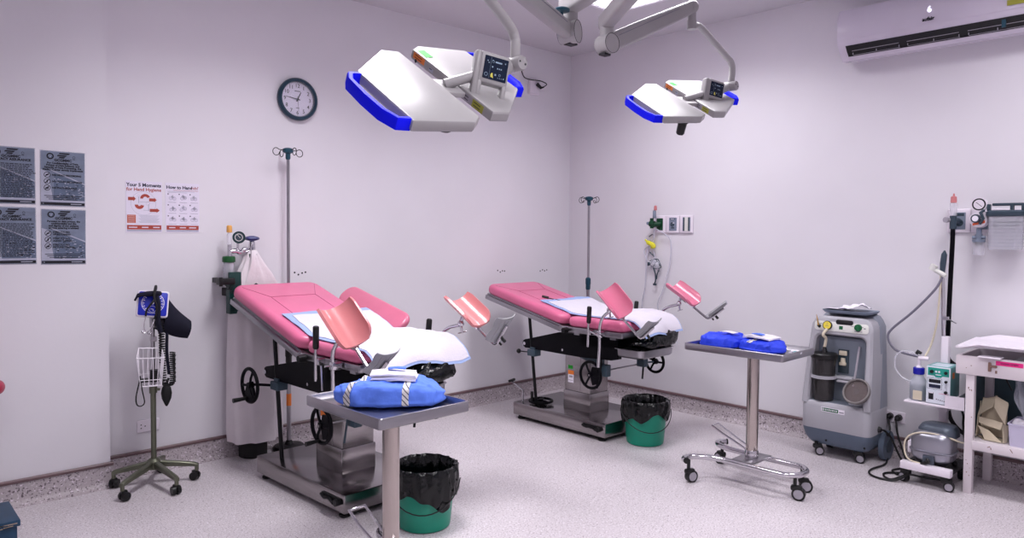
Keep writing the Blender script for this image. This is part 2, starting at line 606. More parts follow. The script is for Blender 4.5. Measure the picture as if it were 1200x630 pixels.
# ------------------------------------------------------------ beds
def trough(m, C, ax, wd_, L, thick, arc=68):
    """curved calf pad: axis ax (towards the foot), width vector wd_ (full width)"""
    ax, wd_ = V(ax).normalized(), V(wd_)
    W = wd_.length
    wv = (wd_ - ax * wd_.dot(ax)).normalized()
    nv_ = wv.cross(ax)
    if nv_.z < 0:
        nv_ = -nv_
    rad = W / 2 / sin(R(arc))
    C = V(C)
    def fn(u, v):
        s = (u - 0.5) * L
        k = 1.0
        if u > 0.72:
            k = math.sqrt(max(0.0, 1 - ((u - 0.72) / 0.28) ** 2 * 0.62))
        if u < 0.10:
            k = 0.93 + 0.7 * u
        a = R(arc) * (2 * v - 1) * k
        return C + ax * s + wv * (rad * sin(a)) + nv_ * (rad * (1 - cos(a)))
    m.sheet(fn, 14, 16, thick)
    return wv, nv_, ax

def handwheel(m, C, r, crank=True, M=I4, spoke0=90):
    """wheel with its axis along local x, facing -x"""
    B = M @ T(*C) @ RY(-90)
    m.torus(B, r, 0.0105, 30, 8)
    m.cyl((0, 0, -0.018), (0, 0, 0.014), 0.022, 0.018, 14, B)
    for k in range(3):
        a = R(spoke0 + 120 * k)
        m.tube([(0.012 * cos(a), 0.012 * sin(a), 0.0), (r * 0.5 * cos(a), r * 0.5 * sin(a), 0.004), (r * cos(a), r * sin(a), 0)], 0.0075, 6, M=B)
    return B

def make_bed(name, label, loc, rz, dz, ang, second):
    t = thing(name, label, 'examination bed', loc, rz, None)
    m = MB()
    m.box((0, 0.05, 0.080), (0.55, 0.92, 0.098), bev=0.006)
    m.build('base', 'brushed steel', t)
    m = MB()
    m.box((0, 0.05, 0.024), (0.49, 0.86, 0.02))
    m.build('shadow_gap', 'rubber', t)  # black box standing in for the shadow gap under the base
    for sx in (-1, 1):
        for sy in (-0.355, 0.455):
            MB().lathe([(0.026, 0), (0.03, 0.004), (0.03, 0.012), (0.018, 0.016), (0.018, 0.031)], T(sx * 0.235, sy, 0), 14).build('foot', 'rubber', t)
    # lock lever on the side of the base
    m = MB()
    m.box((-0.281, -0.30, 0.092), (0.012, 0.17, 0.03), bev=0.004)
    m.tube([(-0.288, -0.215, 0.094), (-0.298, -0.26, 0.088), (-0.296, -0.30, 0.094), (-0.298, -0.345, 0.080)], 0.008, 8, sub=4)
    m.cyl((-0.275, -0.365, 0.085), (-0.302, -0.365, 0.085), 0.017, None, 14)
    m.build('lock_lever', 'dark metal', t)
    m = MB()
    m.box((0, -0.0025, 0.196), (0.22, 0.265, 0.14), bev=0.005)
    m.build('column_sleeve', 'brushed steel', t)
    m = MB()
    m.box((0, -0.0025, 0.42 + dz / 2), (0.205, 0.25, 0.36 + dz), bev=0.005)
    for y in (-0.03,):
        m.box((-0.1028, y, 0.42), (0.002, 0.004, 0.31))
    m.build('column', 'brushed steel', t)
    # stickers on the column
    S = T(-0.1036, 0, 0) @ RZ(-90) @ RX(90)
    m = MB()
    m.rect(-0.068, 0.467 + dz, 0.046, 0.028, S)
    m.flat('sticker', 'label green', t)['label'] = 'green sticker on the steel column'
    m = MB()
    m.slot(0).rect(-0.062, 0.427 + dz, 0.058, 0.03, S)
    m.slot(1).rect(-0.062, 0.381 + dz, 0.056, 0.062, S, 0.0004)
    m.slot(2).rect(-0.062, 0.396 + dz, 0.036, 0.016, S, 0.0008)
    m.slot(2).rect(-0.062, 0.368 + dz, 0.046, 0.004, S, 0.0008)
    m.flat('sticker', ['label orange', 'paper white', 'label grey'], t)['label'] = 'orange and white sticker on the steel column'
    # chassis
    ye = 0.0 if second else 0.075
    P = [(0.487 + ye, 0.612), (0.48 + ye, 0.59), (0.46 + ye, 0.577), (0.05, 0.575), (-0.12, 0.575), (-0.12, 0.742), (0.10, 0.735), (0.46 + ye, 0.642), (0.48 + ye, 0.632)]
    YZ = Matrix(((0, 0, 1, 0), (1, 0, 0, 0), (0, 1, 0, 0), (0, 0, 0, 1)))
    m = MB()
    D = T(0, 0, dz)
    m.prism(P, -0.2, 0.2, D @ YZ)
    P2 = [(-0.12, 0.576), (-0.40, 0.588), (-0.45, 0.60), (-0.455, 0.742), (-0.12, 0.742)]
    m.prism(P2, -0.2, -0.15, D @ YZ)
    m.prism(P2, 0.02, 0.07, D @ YZ)
    m.prism([(-0.12, 0.66), (-0.45, 0.68), (-0.45, 0.742), (-0.12, 0.742)], -0.2, 0.2, D @ YZ)
    m.build('chassis', 'black enamel', t)
    m = MB()
    m.cyl((-0.205, 0.06, 0.607 + dz), (-0.199, 0.06, 0.607 + dz), 0.009, None, 12)
    m.cyl((-0.208, 0.462 + ye, 0.61 + dz), (-0.199, 0.462 + ye, 0.61 + dz), 0.013, None, 12)
    m.build('bolt', 'chrome', t)
    # seat
    m = MB()
    for sx in (-1, 1):
        m.box((sx * 0.272, -0.275, 0.783 + dz), (0.024, 0.55, 0.036), bev=0.003)
    m.box((0, -0.545, 0.783 + dz), (0.56, 0.02, 0.036), bev=0.003)
    m.box((0, -0.01, 0.783 + dz), (0.56, 0.02, 0.036))
    m.box((0, -0.28, 0.765 + dz), (0.52, 0.50, 0.014))
    for y in (-0.12, -0.45):
        m.box((0, y, 0.752 + dz), (0.5, 0.05, 0.02))
    m.build('seat_frame', 'dull steel', t)
    m = MB()
    m.slab(T(0, -0.302, 0.800 + dz), 0.565, 0.505, 0.072, 0.05, 0.032, 5)
    m.build('seat', 'pink vinyl', t)
    # backrest, tilted about the hinge
    B = T(0, 0.0, 0.792 + dz) @ RX(ang)
    LB = 0.87
    m = MB()
    m.slab(B @ T(0, LB / 2 + 0.0, 0.008), 0.575, LB, 0.078, 0.075, 0.034, 6)
    br = m.build('backrest', 'pink vinyl', t)
    m = MB()
    zt = 0.0868
    q = [(-0.15, 0.12), (-0.15, 0.62), (0.15, 0.62), (0.15, 0.12)]
    m.tube([B @ V((x, y, zt)) for x, y in q], 0.0013, 5, closed=True)
    for a, b in (((-0.15, 0.62), (-0.245, 0.80)), ((0.15, 0.62), (0.245, 0.80)), ((-0.15, 0.12), (-0.245, 0.05)), ((0.15, 0.12), (0.245, 0.05))):
        m.tube([B @ V((a[0], a[1], zt)), B @ V((b[0], b[1], zt - 0.0005))], 0.0013, 5)
    m.build('seam', 'pink seam', br)
    m = MB()
    for sx in (-1, 1):
        m.box((sx * 0.27, LB / 2, -0.022), (0.026, LB - 0.025, 0.034), B, bev=0.003)
    for y in (0.04, 0.45, LB - 0.015):
        m.box((0, y, -0.022), (0.52, 0.03, 0.03), B)
    m.box((0, LB / 2, 0.001), (0.53, LB - 0.03, 0.012), B)
    m.build('back_frame', 'dull steel', t)
    m = MB()
    for sx in (-1, 1):
        m.cyl((sx * 0.287, 0.0, 0.783 + dz), (sx * 0.25, 0.0, 0.783 + dz), 0.02, None, 14)
    m.build('hinge', 'dull steel', t)
    # back strut with its bracket
    yb = 0.40 if not second else 0.37
    ztop = 0.745 + dz + (yb + 0.07) * math.tan(R(ang))
    m = MB()
    m.tube([(-0.19, yb - 0.03, 0.128), (-0.19, yb + 0.055, ztop)], 0.0125, 10)
    m.build('back_strut', 'dark metal', t)
    m = MB()
    m.box((-0.19, yb, 0.548 + dz), (0.07, 0.085, 0.05), bev=0.006)
    m.box((-0.15, yb, 0.575 + dz), (0.12, 0.05, 0.03))
    m.build('strut_bracket', 'blue grey paint', t)
    if second:
        m = MB()
        m.tube([(-0.20, yb + 0.03, 0.548 + dz), (-0.20, yb + 0.15, 0.542 + dz)], 0.005, 8)
        m.ball((-0.20, yb + 0.16, 0.541 + dz), 0.019)
        m.build('knob', 'black plastic', t)
    else:
        m = MB()
        m.tube([(-0.20, yb + 0.02, 0.545), (-0.25, 0.50, 0.545), (-0.29, 0.545, 0.545)], 0.008, 8)
        Bm = handwheel(m, (-0.295, 0.55, 0.540), 0.098, spoke0=95)
        m.prism([(0.010, -0.014), (0.0, 0.03), (-0.05, 0.055), (-0.088, 0.02), (-0.092, -0.03), (-0.06, -0.068), (-0.012, -0.05)], -0.006, 0.006, Bm)
        w = m.build('handwheel', 'black enamel', t)
        MB().tube([Bm @ V(p) for p in ((-0.082, 0.035, 0.0), (-0.082, 0.035, 0.03), (-0.084, 0.036, 0.085))], [0.009, 0.011, 0.014], 10).build('crank_grip', 'black plastic', w)
    # handwheel below the chassis on the near side, with bracket and lever
    yw, zw = (-0.16, 0.43) if not second else (-0.255, 0.448)
    m = MB()
    Bm = handwheel(m, (-0.25, yw, zw), 0.093, spoke0=150)
    m.prism([(0.0, 0.0), (0.06, -0.015), (0.06, -0.06), (0.0, -0.087), (-0.06, -0.06), (-0.07, -0.02)], -0.006, 0.006, Bm)
    w = m.build('handwheel', 'black enamel', t)
    if not second:
        MB().tube([Bm @ V(p) for p in ((-0.085, 0.02, 0.0), (-0.085, 0.02, 0.03), (-0.087, 0.02, 0.08))], [0.009, 0.010, 0.013], 10).build('crank_grip', 'black plastic', w)
    MB().cyl((-0.262, yw, zw), (-0.268, yw, zw), 0.008, None, 10).build('hub_cap', 'chrome', w)
    m = MB()
    m.tube([(-0.25, yw, zw), (-0.18, yw - 0.02, zw + 0.01), (-0.13, -0.24, 0.455)], 0.007, 8)
    m.tube([(-0.13, -0.27, 0.462), (0.26, -0.36, 0.49)], 0.006, 8)
    m.build('cross_rod', 'dull steel', t)
    m = MB()
    m.box((-0.13, -0.285, 0.47), (0.05, 0.075, 0.085), bev=0.006)
    m.box((-0.13, -0.20, 0.555 + dz), (0.03, 0.14, 0.05), RX(0))
    m.tube([(-0.13, -0.06, 0.57 + dz), (-0.13, -0.25, 0.50)], 0.016, 8)
    m.build('drive_bracket', 'blue grey paint', t)
    m = MB()
    m.tube([(-0.16, -0.28, 0.585 + dz), (-0.165, -0.275, 0.48), (-0.17, -0.25, 0.34)], 0.006, 8)
    m.build('release_lever', 'dark metal' if second else 'blue grey paint', t)
    # far-side handwheel and bracket below the pan
    m = MB()
    handwheel(m, (0.30, -0.41, 0.50), 0.078, spoke0=30)
    m.prism([(0.0, 0.0), (0.075, 0.0), (0.066, 0.04), (0.02, 0.075)], -0.006, 0.006, T(0.30, -0.41, 0.50) @ RY(-90))
    m.build('handwheel', 'black enamel', t)
    m = MB()
    m.box((0.20, -0.37, 0.515), (0.05, 0.07, 0.09), bev=0.005)
    m.cyl((0.20, -0.39, 0.50), (0.30, -0.41, 0.50), 0.007, None, 8)
    m.box((0.2, -0.36, 0.60), (0.04, 0.05, 0.12))
    m.build('far_bracket', 'blue grey paint', t)
    MB().tube([(0.20, -0.38, 0.48), (0.19, -0.38, 0.38)], 0.007, 8).build('release_lever', 'dark metal', t)
    # drain pan on its slide under the seat front
    PC = T(0.0, -0.53, 0.605 + dz * 0.4)
    m = MB()
    m.loft([[PC @ V((x, y, z)) for x, y in rrect(w_, h_, r_)] for w_, h_, r_, z in
            ((0.36, 0.21, 0.03, 0.0), (0.39, 0.24, 0.045, 0.012), (0.40, 0.25, 0.05, 0.055), (0.415, 0.265, 0.055, 0.058),
             (0.415, 0.265, 0.055, 0.061), (0.39, 0.24, 0.045, 0.061), (0.38, 0.23, 0.04, 0.014), (0.36, 0.21, 0.03, 0.010))])
    m.build('drain_pan', 'dull steel', t)
    m = MB()
    for x in (-0.15, 0.15):
        m.box((x, -0.44, 0.668 + dz * 0.4), (0.02, 0.34, 0.012))
        m.box((x, -0.29, 0.705 + dz * 0.4), (0.02, 0.02, 0.09))
    m.build('pan_slide', 'dark metal', t)
    # push handles
    for sx, y, zz in ((-1, -0.24 if not second else -0.30, 0.0), (1, -0.32 if not second else -0.20, -0.01)):
        z0 = dz + zz
        m = MB()
        m.tube([(sx * 0.325, y + 0.01, 0.685 + z0), (sx * 0.325, y + 0.008, 0.70 + z0), (sx * 0.33, y, 0.86 + z0)], [0.008, 0.0095, 0.008], 10)
        m.box((sx * 0.303, y, 0.785 + z0), (0.05, 0.03, 0.032), bev=0.004)
        h = m.build('push_handle', 'chrome', t)
        m = MB()
        m.tube([(sx * 0.33, y - 0.001, 0.852 + z0), (sx * 0.331, y - 0.002, 0.858 + z0), (sx * 0.335, y - 0.01, 0.962 + z0), (sx * 0.335, y - 0.011, 0.968 + z0)], [0.012, 0.0165, 0.0165, 0.012], 12)
        m.build('grip', 'black plastic', h)
    # side rail knobs
    m = MB()
    m.cyl((-0.285, -0.055, 0.775 + dz), (-0.325, -0.055, 0.775 + dz), 0.022, 0.018, 14)
    m.build('rail_knob', 'dark metal', t)
    # leg supports: clamp, pole, calf pad, foot rod and foot plate
    for side in (-1, 1):
        m = MB()
        if side < 0:
            m.tube([(-0.325, -0.385, 0.555 + dz), (-0.33, -0.40, 0.70 + dz), (-0.335, -0.405, 0.835 + dz), (-0.335, -0.43, 0.89 + dz / 2), (-0.335, -0.47, 0.925 + dz / 2), (-0.335, -0.492, 0.935 + dz / 2)], 0.0105, 10, sub=4)
            J = V((-0.335, -0.485, 0.945 + dz / 2))
            cl = (-0.318, -0.402, 0.785 + dz)
        else:
            m.tube([(0.335, -0.43, 0.60 + dz), (0.335, -0.432, 0.83 + dz), (0.335, -0.445, 0.885 + dz / 2), (0.335, -0.50, 0.925 + dz / 2), (0.345, -0.57, 0.945 + dz / 2)], 0.0105, 10, sub=4)
            J = V((0.348, -0.58, 0.955 + dz / 2))
            cl = (0.318, -0.432, 0.785 + dz)
        pole = m.build('leg_support', 'chrome', t)
        m = MB()
        m.box(cl, (0.055, 0.035, 0.04), bev=0.005)
        sgn = side
        m.tube([(cl[0] + sgn * 0.02, cl[1], cl[2]), (cl[0] + sgn * 0.06, cl[1], cl[2] + 0.004)], 0.006, 8)
        m.tube([(cl[0] + sgn * 0.055, cl[1] + 0.055, cl[2] + 0.02), (cl[0] + sgn * 0.055, cl[1] - 0.05, cl[2] - 0.012)] if second else
               [(cl[0] + sgn * 0.05, cl[1] + 0.05, cl[2] + 0.0), (cl[0] + sgn * 0.055, cl[1] + 0.03, cl[2] - 0.12)], 0.0055, 8)
        m.build('clamp', 'chrome', pole)
        m = MB()
        m.ball(J, 0.019, n=12)
        m.cyl(J + V((0, 0, 0.01)), J + V((side * 0.01, -0.012, 0.05)), 0.011, None, 10)
        m.cyl(J, J + V((0.0, -0.01, -0.05)), 0.008, 0.006, 8)
        m.tube([J + V((-0.03, -0.01, -0.052)), J + V((0.03, -0.01, -0.045))], 0.004, 6)
        m.build('ball_joint', 'chrome', pole)
        m = MB()
        if side < 0:
            C, ax, wv = (-0.352, -0.530, 0.990 + dz * 0.5), (0.03, -0.16, -0.17), (0.172, -0.03, 0.045)
        else:
            C, ax, wv = (0.385, -0.585, 1.005 + dz * 0.5), (0.0, -0.216, -0.125), (0.17, -0.016, 0.012)
        wv, nv_, ax = trough(m, C, ax, wv, 0.228 if side < 0 else 0.235, 0.014)
        m.build('calf_pad', 'dusty pink vinyl' if second else 'salmon vinyl', pole)
        C = V(C)
        a0 = C + ax * 0.03 - nv_ * 0.016
        e = C + ax * 0.112 - nv_ * 0.014
        m = MB()
        m.box((0, 0, 0), (0.03, 0.16, 0.012), Matrix((wv, -ax, nv_)).transposed().to_4x4().copy() if False else T(*(C + ax * 0.04 - nv_ * 0.013)) @ Matrix((wv, -ax, nv_)).transposed().to_4x4())
        if side < 0:
            bend = V((-0.330, -0.745, 0.775 + dz / 2))
            tip = bend + V((0.02, -0.74, 0.67)) * 0.13
        else:
            bend = V((0.40, -0.795, 0.853 + dz / 2))
            tip = bend + (V((0.35, -0.68, 0.62)) if second else V((0.05, -0.55, 0.83))) * 0.135
        d1 = (bend - e).normalized()
        d2 = (tip - bend).normalized()
        m.tube([a0, e, bend - d1 * 0.04, bend - d1 * 0.012 + d2 * 0.004, bend + d2 * 0.02 , bend + d2 * 0.045, tip], 0.0085, 8, sub=3)
        m.build('foot_rod', 'chrome', pole)
        m = MB()
        n2 = d2.cross(V((1, 0, 0))).normalized()
        if n2.y < 0:
            n2 = -n2
        ctr = bend + d2 * 0.02 + n2 * 0.014
        wx = V((0.85, 0.45, 0.02)).normalized() if (second and side > 0) else V((0.98, -0.15, 0.10)).normalized()
        def plate(u, v, ctr=ctr, d2=d2, n2=n2, wx=wx):
            w_ = 0.056 * (1.0 + 0.10 * sin(u * 9.0))
            x = (2 * v - 1) * w_
            return ctr + d2 * (u * 0.165 - 0.012) + wx * x - d2 * (0.018 * (2 * v - 1) * (1 - u)) + n2 * (0.020 * (2 * abs(v - 0.5)) ** 3)
        m.sheet(plate, 16, 12, 0.004)
        for v in (0.22, 0.4, 0.6, 0.78):
            m.tube([plate(u / 10, v) - n2 * 0.002 for u in range(1, 10)], 0.0028, 5)
        fp = m.build('foot_plate', 'foot plate grey', pole)
        m = MB()
        m.cyl(bend + d2 * 0.05 + V((0.014, 0, 0)), bend + d2 * 0.05 - n2 * 0.03 + V((0.014, 0, 0)), 0.009, None, 10)
        m.cyl(bend + d2 * 0.02 + V((0.014, 0, 0)), bend + d2 * 0.02 - n2 * 0.02 + V((0.014, 0, 0)), 0.006, None, 10)
        m.build('thumb_screw', 'black plastic', pole)
    if not second:
        # arm board beside the backrest on the far side
        A = T(0.385, 0.265, 0.950) @ RX(ang - 3.0) @ RY(-40)
        m = MB()
        m.slab(A, 0.155, 0.66, 0.045, 0.07, 0.02, 5, n=8)
        m.build('arm_board', 'dusty pink vinyl', t)
        m = MB()
        m.box((0, 0, -0.012), (0.07, 0.5, 0.018), A)
        m.box((-0.05, -0.1, -0.03), (0.08, 0.03, 0.02), A)
        m.box((-0.05, 0.15, -0.03), (0.08, 0.03, 0.02), A)
        m.build('arm_bracket', 'dull steel', t)
    else:
        # crank lever with a black grip at the head end of the base
        m = MB()
        m.tube([(-0.205, 0.475, 0.128), (-0.205, 0.475, 0.215)], 0.007, 8)
        m.tube([(-0.205, 0.475, 0.213), (-0.215, 0.60, 0.272)], 0.006, 8)
        lv = m.build('crank_lever', 'chrome', t)
        MB().tube([(-0.25, 0.585, 0.274), (-0.18, 0.60, 0.276), (-0.175, 0.60, 0.276)], [0.010, 0.012, 0.009], 10).build('grip', 'black plastic', lv)
    return t, B

BED1, BB1 = make_bed('examination_bed', 'pink examination bed nearer the camera, with a pink arm board beside its backrest', (2.07, 3.579, 0), 3.0, 0.0, 16.5, False)
BED2, BB2 = make_bed('examination_bed', 'farther pink examination bed, with a green waste bin standing at its foot', (4.115, 3.567, 0), 0.3, -0.025, 12.5, True)

# spare handwheel lying on the base of the farther bed
t = thing('handwheel', 'loose black handwheel lying flat on the steel base of the farther bed', 'handwheel', (4.115 - 0.15, 3.567 + 0.33, 0.129), 10)
m = MB()
Bm = T(0, 0, 0.018) @ RY(90)
handwheel(m, (0, 0, 0), 0.088, M=Bm, spoke0=20)
m.lathe([(0.035, -0.016), (0.05, -0.012), (0.05, -0.004), (0.02, 0.0)], T(0, 0, 0.018), 20)
m.build('rim', 'black enamel', t)
MB().tube([(-0.078, 0.03, 0.02), (-0.078, 0.03, 0.045), (-0.08, 0.03, 0.10)], [0.009, 0.011, 0.012], 10).build('crank_grip', 'black plastic', t)

# white absorbent pads with blue edges, draped over backrest foot, seat and seat front
def bed_pad(label, bed, BB, dz, ang, x0a, x1a, x0b, x1b, ytop, lump, seed):
    t = thing('absorbent_pad', label, 'pad', bed.location, math.degrees(bed.rotation_euler.z), 'absorbent pads on the beds')
    hinge_s = (ytop) / cos(R(ang))
    path = []
    zs = 0.878 + dz
    zb = 0.792 + dz + 0.0915
    N = 30
    ytp = ytop
    P = []
    for i in range(9):
        y = ytp * (1 - i / 8)
        y = max(y, 0.02)
        P.append((y, 0.792 + dz + 0.094 / cos(R(ang)) + y * math.tan(R(ang))))
    P += [(-0.02, zs + 0.003), (-0.08, zs + 0.001), (-0.2, zs), (-0.32, zs + 0.001), (-0.44, zs), (-0.52, zs - 0.002), (-0.575, zs - 0.010),
          (-0.622, zs - 0.035), (-0.655, zs - 0.07), (-0.672, zs - 0.105)]
    L = [0]
    for a, b in zip(P, P[1:]):
        L.append(L[-1] + math.dist(a, b))
    tot = L[-1]
    def prof(s):
        s *= tot
        for k in range(len(L) - 1):
            if s <= L[k + 1] + 1e-9:
                q = (s - L[k]) / max(1e-9, L[k + 1] - L[k])
                return P[k][0] * (1 - q) + P[k + 1][0] * q, P[k][1] * (1 - q) + P[k + 1][1] * q
        return P[-1]
    def fn(u, v, off=0.0, m0=0.0):
        u2 = m0 + u * (1 - 1.22 * m0)
        v2 = m0 * 1.1 * (1.25 - u) + v * (1 - m0 * 1.1 * (1.25 - u) - 0.3 * m0)
        y, z = prof(u2)
        xa = x0a * (1 - u2) + x0b * u2 + 0.012 * sin(5 * u2 + seed)
        xb = x1a * (1 - u2) + x1b * u2 + 0.02 * sin(7 * u2 + seed * 2)
        x = xa + (xb - xa) * v2
        z += off + abs(nz((x, y, 0), 7, seed)) * 0.016 + lump * max(0, sin(pi * min(1, max(0, (u2 - 0.35) / 0.62)))) * (v2 ** 1.5)
        # the far front corner hangs out past the seat
        if u2 > 0.8:
            k = (u2 - 0.8) / 0.2
            z -= 0.012 * k * sin(v2 * 9 + seed)
            y -= 0.02 * k * sin(v2 * 7 + seed * 3)
        # skew the top edge
        y += 0.04 * (0.5 - v2) * (1 - u2) * lump * 20
        return V((x, y, z))
    m = MB()
    m.sheet(lambda u, v: fn(u, v), 44, 26, 0.003)
    b = m.build('backing', 'pad blue', t, 60)
    m = MB()
    m.sheet(lambda u, v: fn(u, v, 0.0035, 0.05), 44, 26, 0.003)
    m.build('absorbent_sheet', 'pad white', t, 60)
    return t
bed_pad('white absorbent pad with blue edge draped over the seat of the nearer pink bed', BED1, BB1, 0.0, 16.5, -0.235, 0.315, -0.265, 0.30, 0.285, 0.022, 0.4)
bed_pad('white absorbent pad with blue edge draped over the seat of the farther pink bed', BED2, BB2, -0.025, 12.5, -0.20, 0.36, -0.17, 0.28, 0.30, 0.028, 1.9)

# crumpled black plastic bags stuffed on the drain pans
def pan_bag(label, bed, dz, seed):
    t = thing('plastic_bag', label, 'bag', bed.location, math.degrees(bed.rotation_euler.z))
    m = MB()
    def fn(th, ph):
        c, s = cos(ph), sin(ph)
        e = lambda a: math.copysign(abs(a) ** 0.55, a)
        x = 0.205 * e(c) * e(cos(th))
        y = 0.075 * e(c) * e(sin(th))
        z = 0.042 * e(s)
        p = V((x + 0.025, y - 0.600, 0.718 + dz * 0.5 + z + 0.026 * (x / 0.2) * (1 if s > 0 else 0)))
        d = nz(p, 13, seed) * 0.040 + (1 - abs(nz(p, 22, seed + 2))) ** 5 * 0.022 + nz(p, 40, seed) * 0.012
        if s < -0.2:
            d *= 0.25
        return p + V((x, y, z * 3)).normalized() * d
    rings = []
    for i in range(0, 31):
        ph = -pi / 2 + 0.02 + (pi - 0.04) * i / 30
        rings.append([fn(2 * pi * j / 72, ph) for j in range(72)])
    m.loft(rings)
    o = m.build('bag_body', 'bag black', t, 70)
    return t
pan_bag('crumpled black plastic bag under the pad at the foot of the nearer bed', BED1, 0.0, 3.1)
pan_bag('crumpled black plastic bag on the steel pan at the foot of the farther bed', BED2, -0.025, 8.3)

# thin black stick left on the farther backrest
t = thing('probe', 'thin black stick with a thick handle lying on the farther pink backrest', 'stick', BED2.location, 0.3)
PEN = [(-0.080, 0.425), (-0.054, 0.378), (-0.002, 0.285)]
def onback(x, y, h):
    return BB2 @ V((x, y, 0.086 + h))
m = MB()
m.tube([onback(PEN[0][0], PEN[0][1], 0.010), onback(PEN[1][0], PEN[1][1], 0.010)], [0.0085, 0.0095], 8)
m.build('handle', 'black plastic', t)
m = MB()
q = [V((PEN[1][0], PEN[1][1], 0)).lerp(V((PEN[2][0], PEN[2][1], 0)), f) for f in (0, 0.45, 0.6, 1.0)]
m.tube([onback(c_.x, c_.y, 0.007) for c_ in q], [0.0035, 0.0035, 0.0065, 0.003], 8)
m.build('shaft', 'dark metal', t)

# ------------------------------------------------------------ drip stands
def iv_stand(label, x, y, ztop, zcol, low, tape):
    t = thing('drip_stand', label, 'drip stand', (x, y, 0))
    m = MB()
    m.lathe([(0.105, 0.0), (0.108, 0.012), (0.095, 0.026), (0.03, 0.034), (0.016, 0.06)], I4, 24)
    m.build('base', 'dark metal', t)
    MB().cyl((0, 0, 0.05), (0, 0, zcol), 0.0150, None, 12).build('lower_pole', low, t)
    MB().cyl((0, 0, zcol), (0, 0, ztop - 0.02), 0.0105, None, 12).build('upper_pole', 'dull steel', t)
    m = MB()
    m.lathe([(0.0155, -0.05), (0.020, -0.04), (0.020, -0.005), (0.023, 0.0), (0.023, 0.045), (0.012, 0.055)], T(0, 0, zcol), 16)
    m.build('collar', 'collar teal' if not tape else 'black plastic', t)
    m = MB()
    m.lathe([(0.0115, -0.07), (0.016, -0.06), (0.016, -0.03), (0.034, -0.022), (0.034, 0.0), (0.022, 0.006), (0.012, 0.008)], T(0, 0, ztop), 16)
    m.build('hub', 'collar teal', t)
    for k in range(4):
        a = R(45 + 90 * k - 42)
        d = V((cos(a), sin(a), 0))
        pts = [d * 0.03 + V((0, 0, ztop - 0.010)), d * 0.055 + V((0, 0, ztop - 0.008))]
        for i in range(9):
            b = R(140 - 40 * i)
            pts.append(d * (0.083 + 0.024 * cos(b)) + V((0, 0, ztop - 0.022 + 0.024 * sin(b))))
        MB().tube(pts, 0.0026, 6, sub=2).build('hook', 'dark metal', t)
    if tape:
        MB().cyl((0, 0, 0.29), (0, 0, 0.37), 0.0162, None, 14).build('tape', 'label orange', t)
iv_stand('tall drip stand against the wall behind the nearer bed, orange tape on its pole', 2.165, 4.475, 1.985, 0.62, 'dull steel', True)
iv_stand('drip stand with a teal collar behind the farther bed', 4.66, 4.03, 1.755, 1.02, 'dull steel', False)

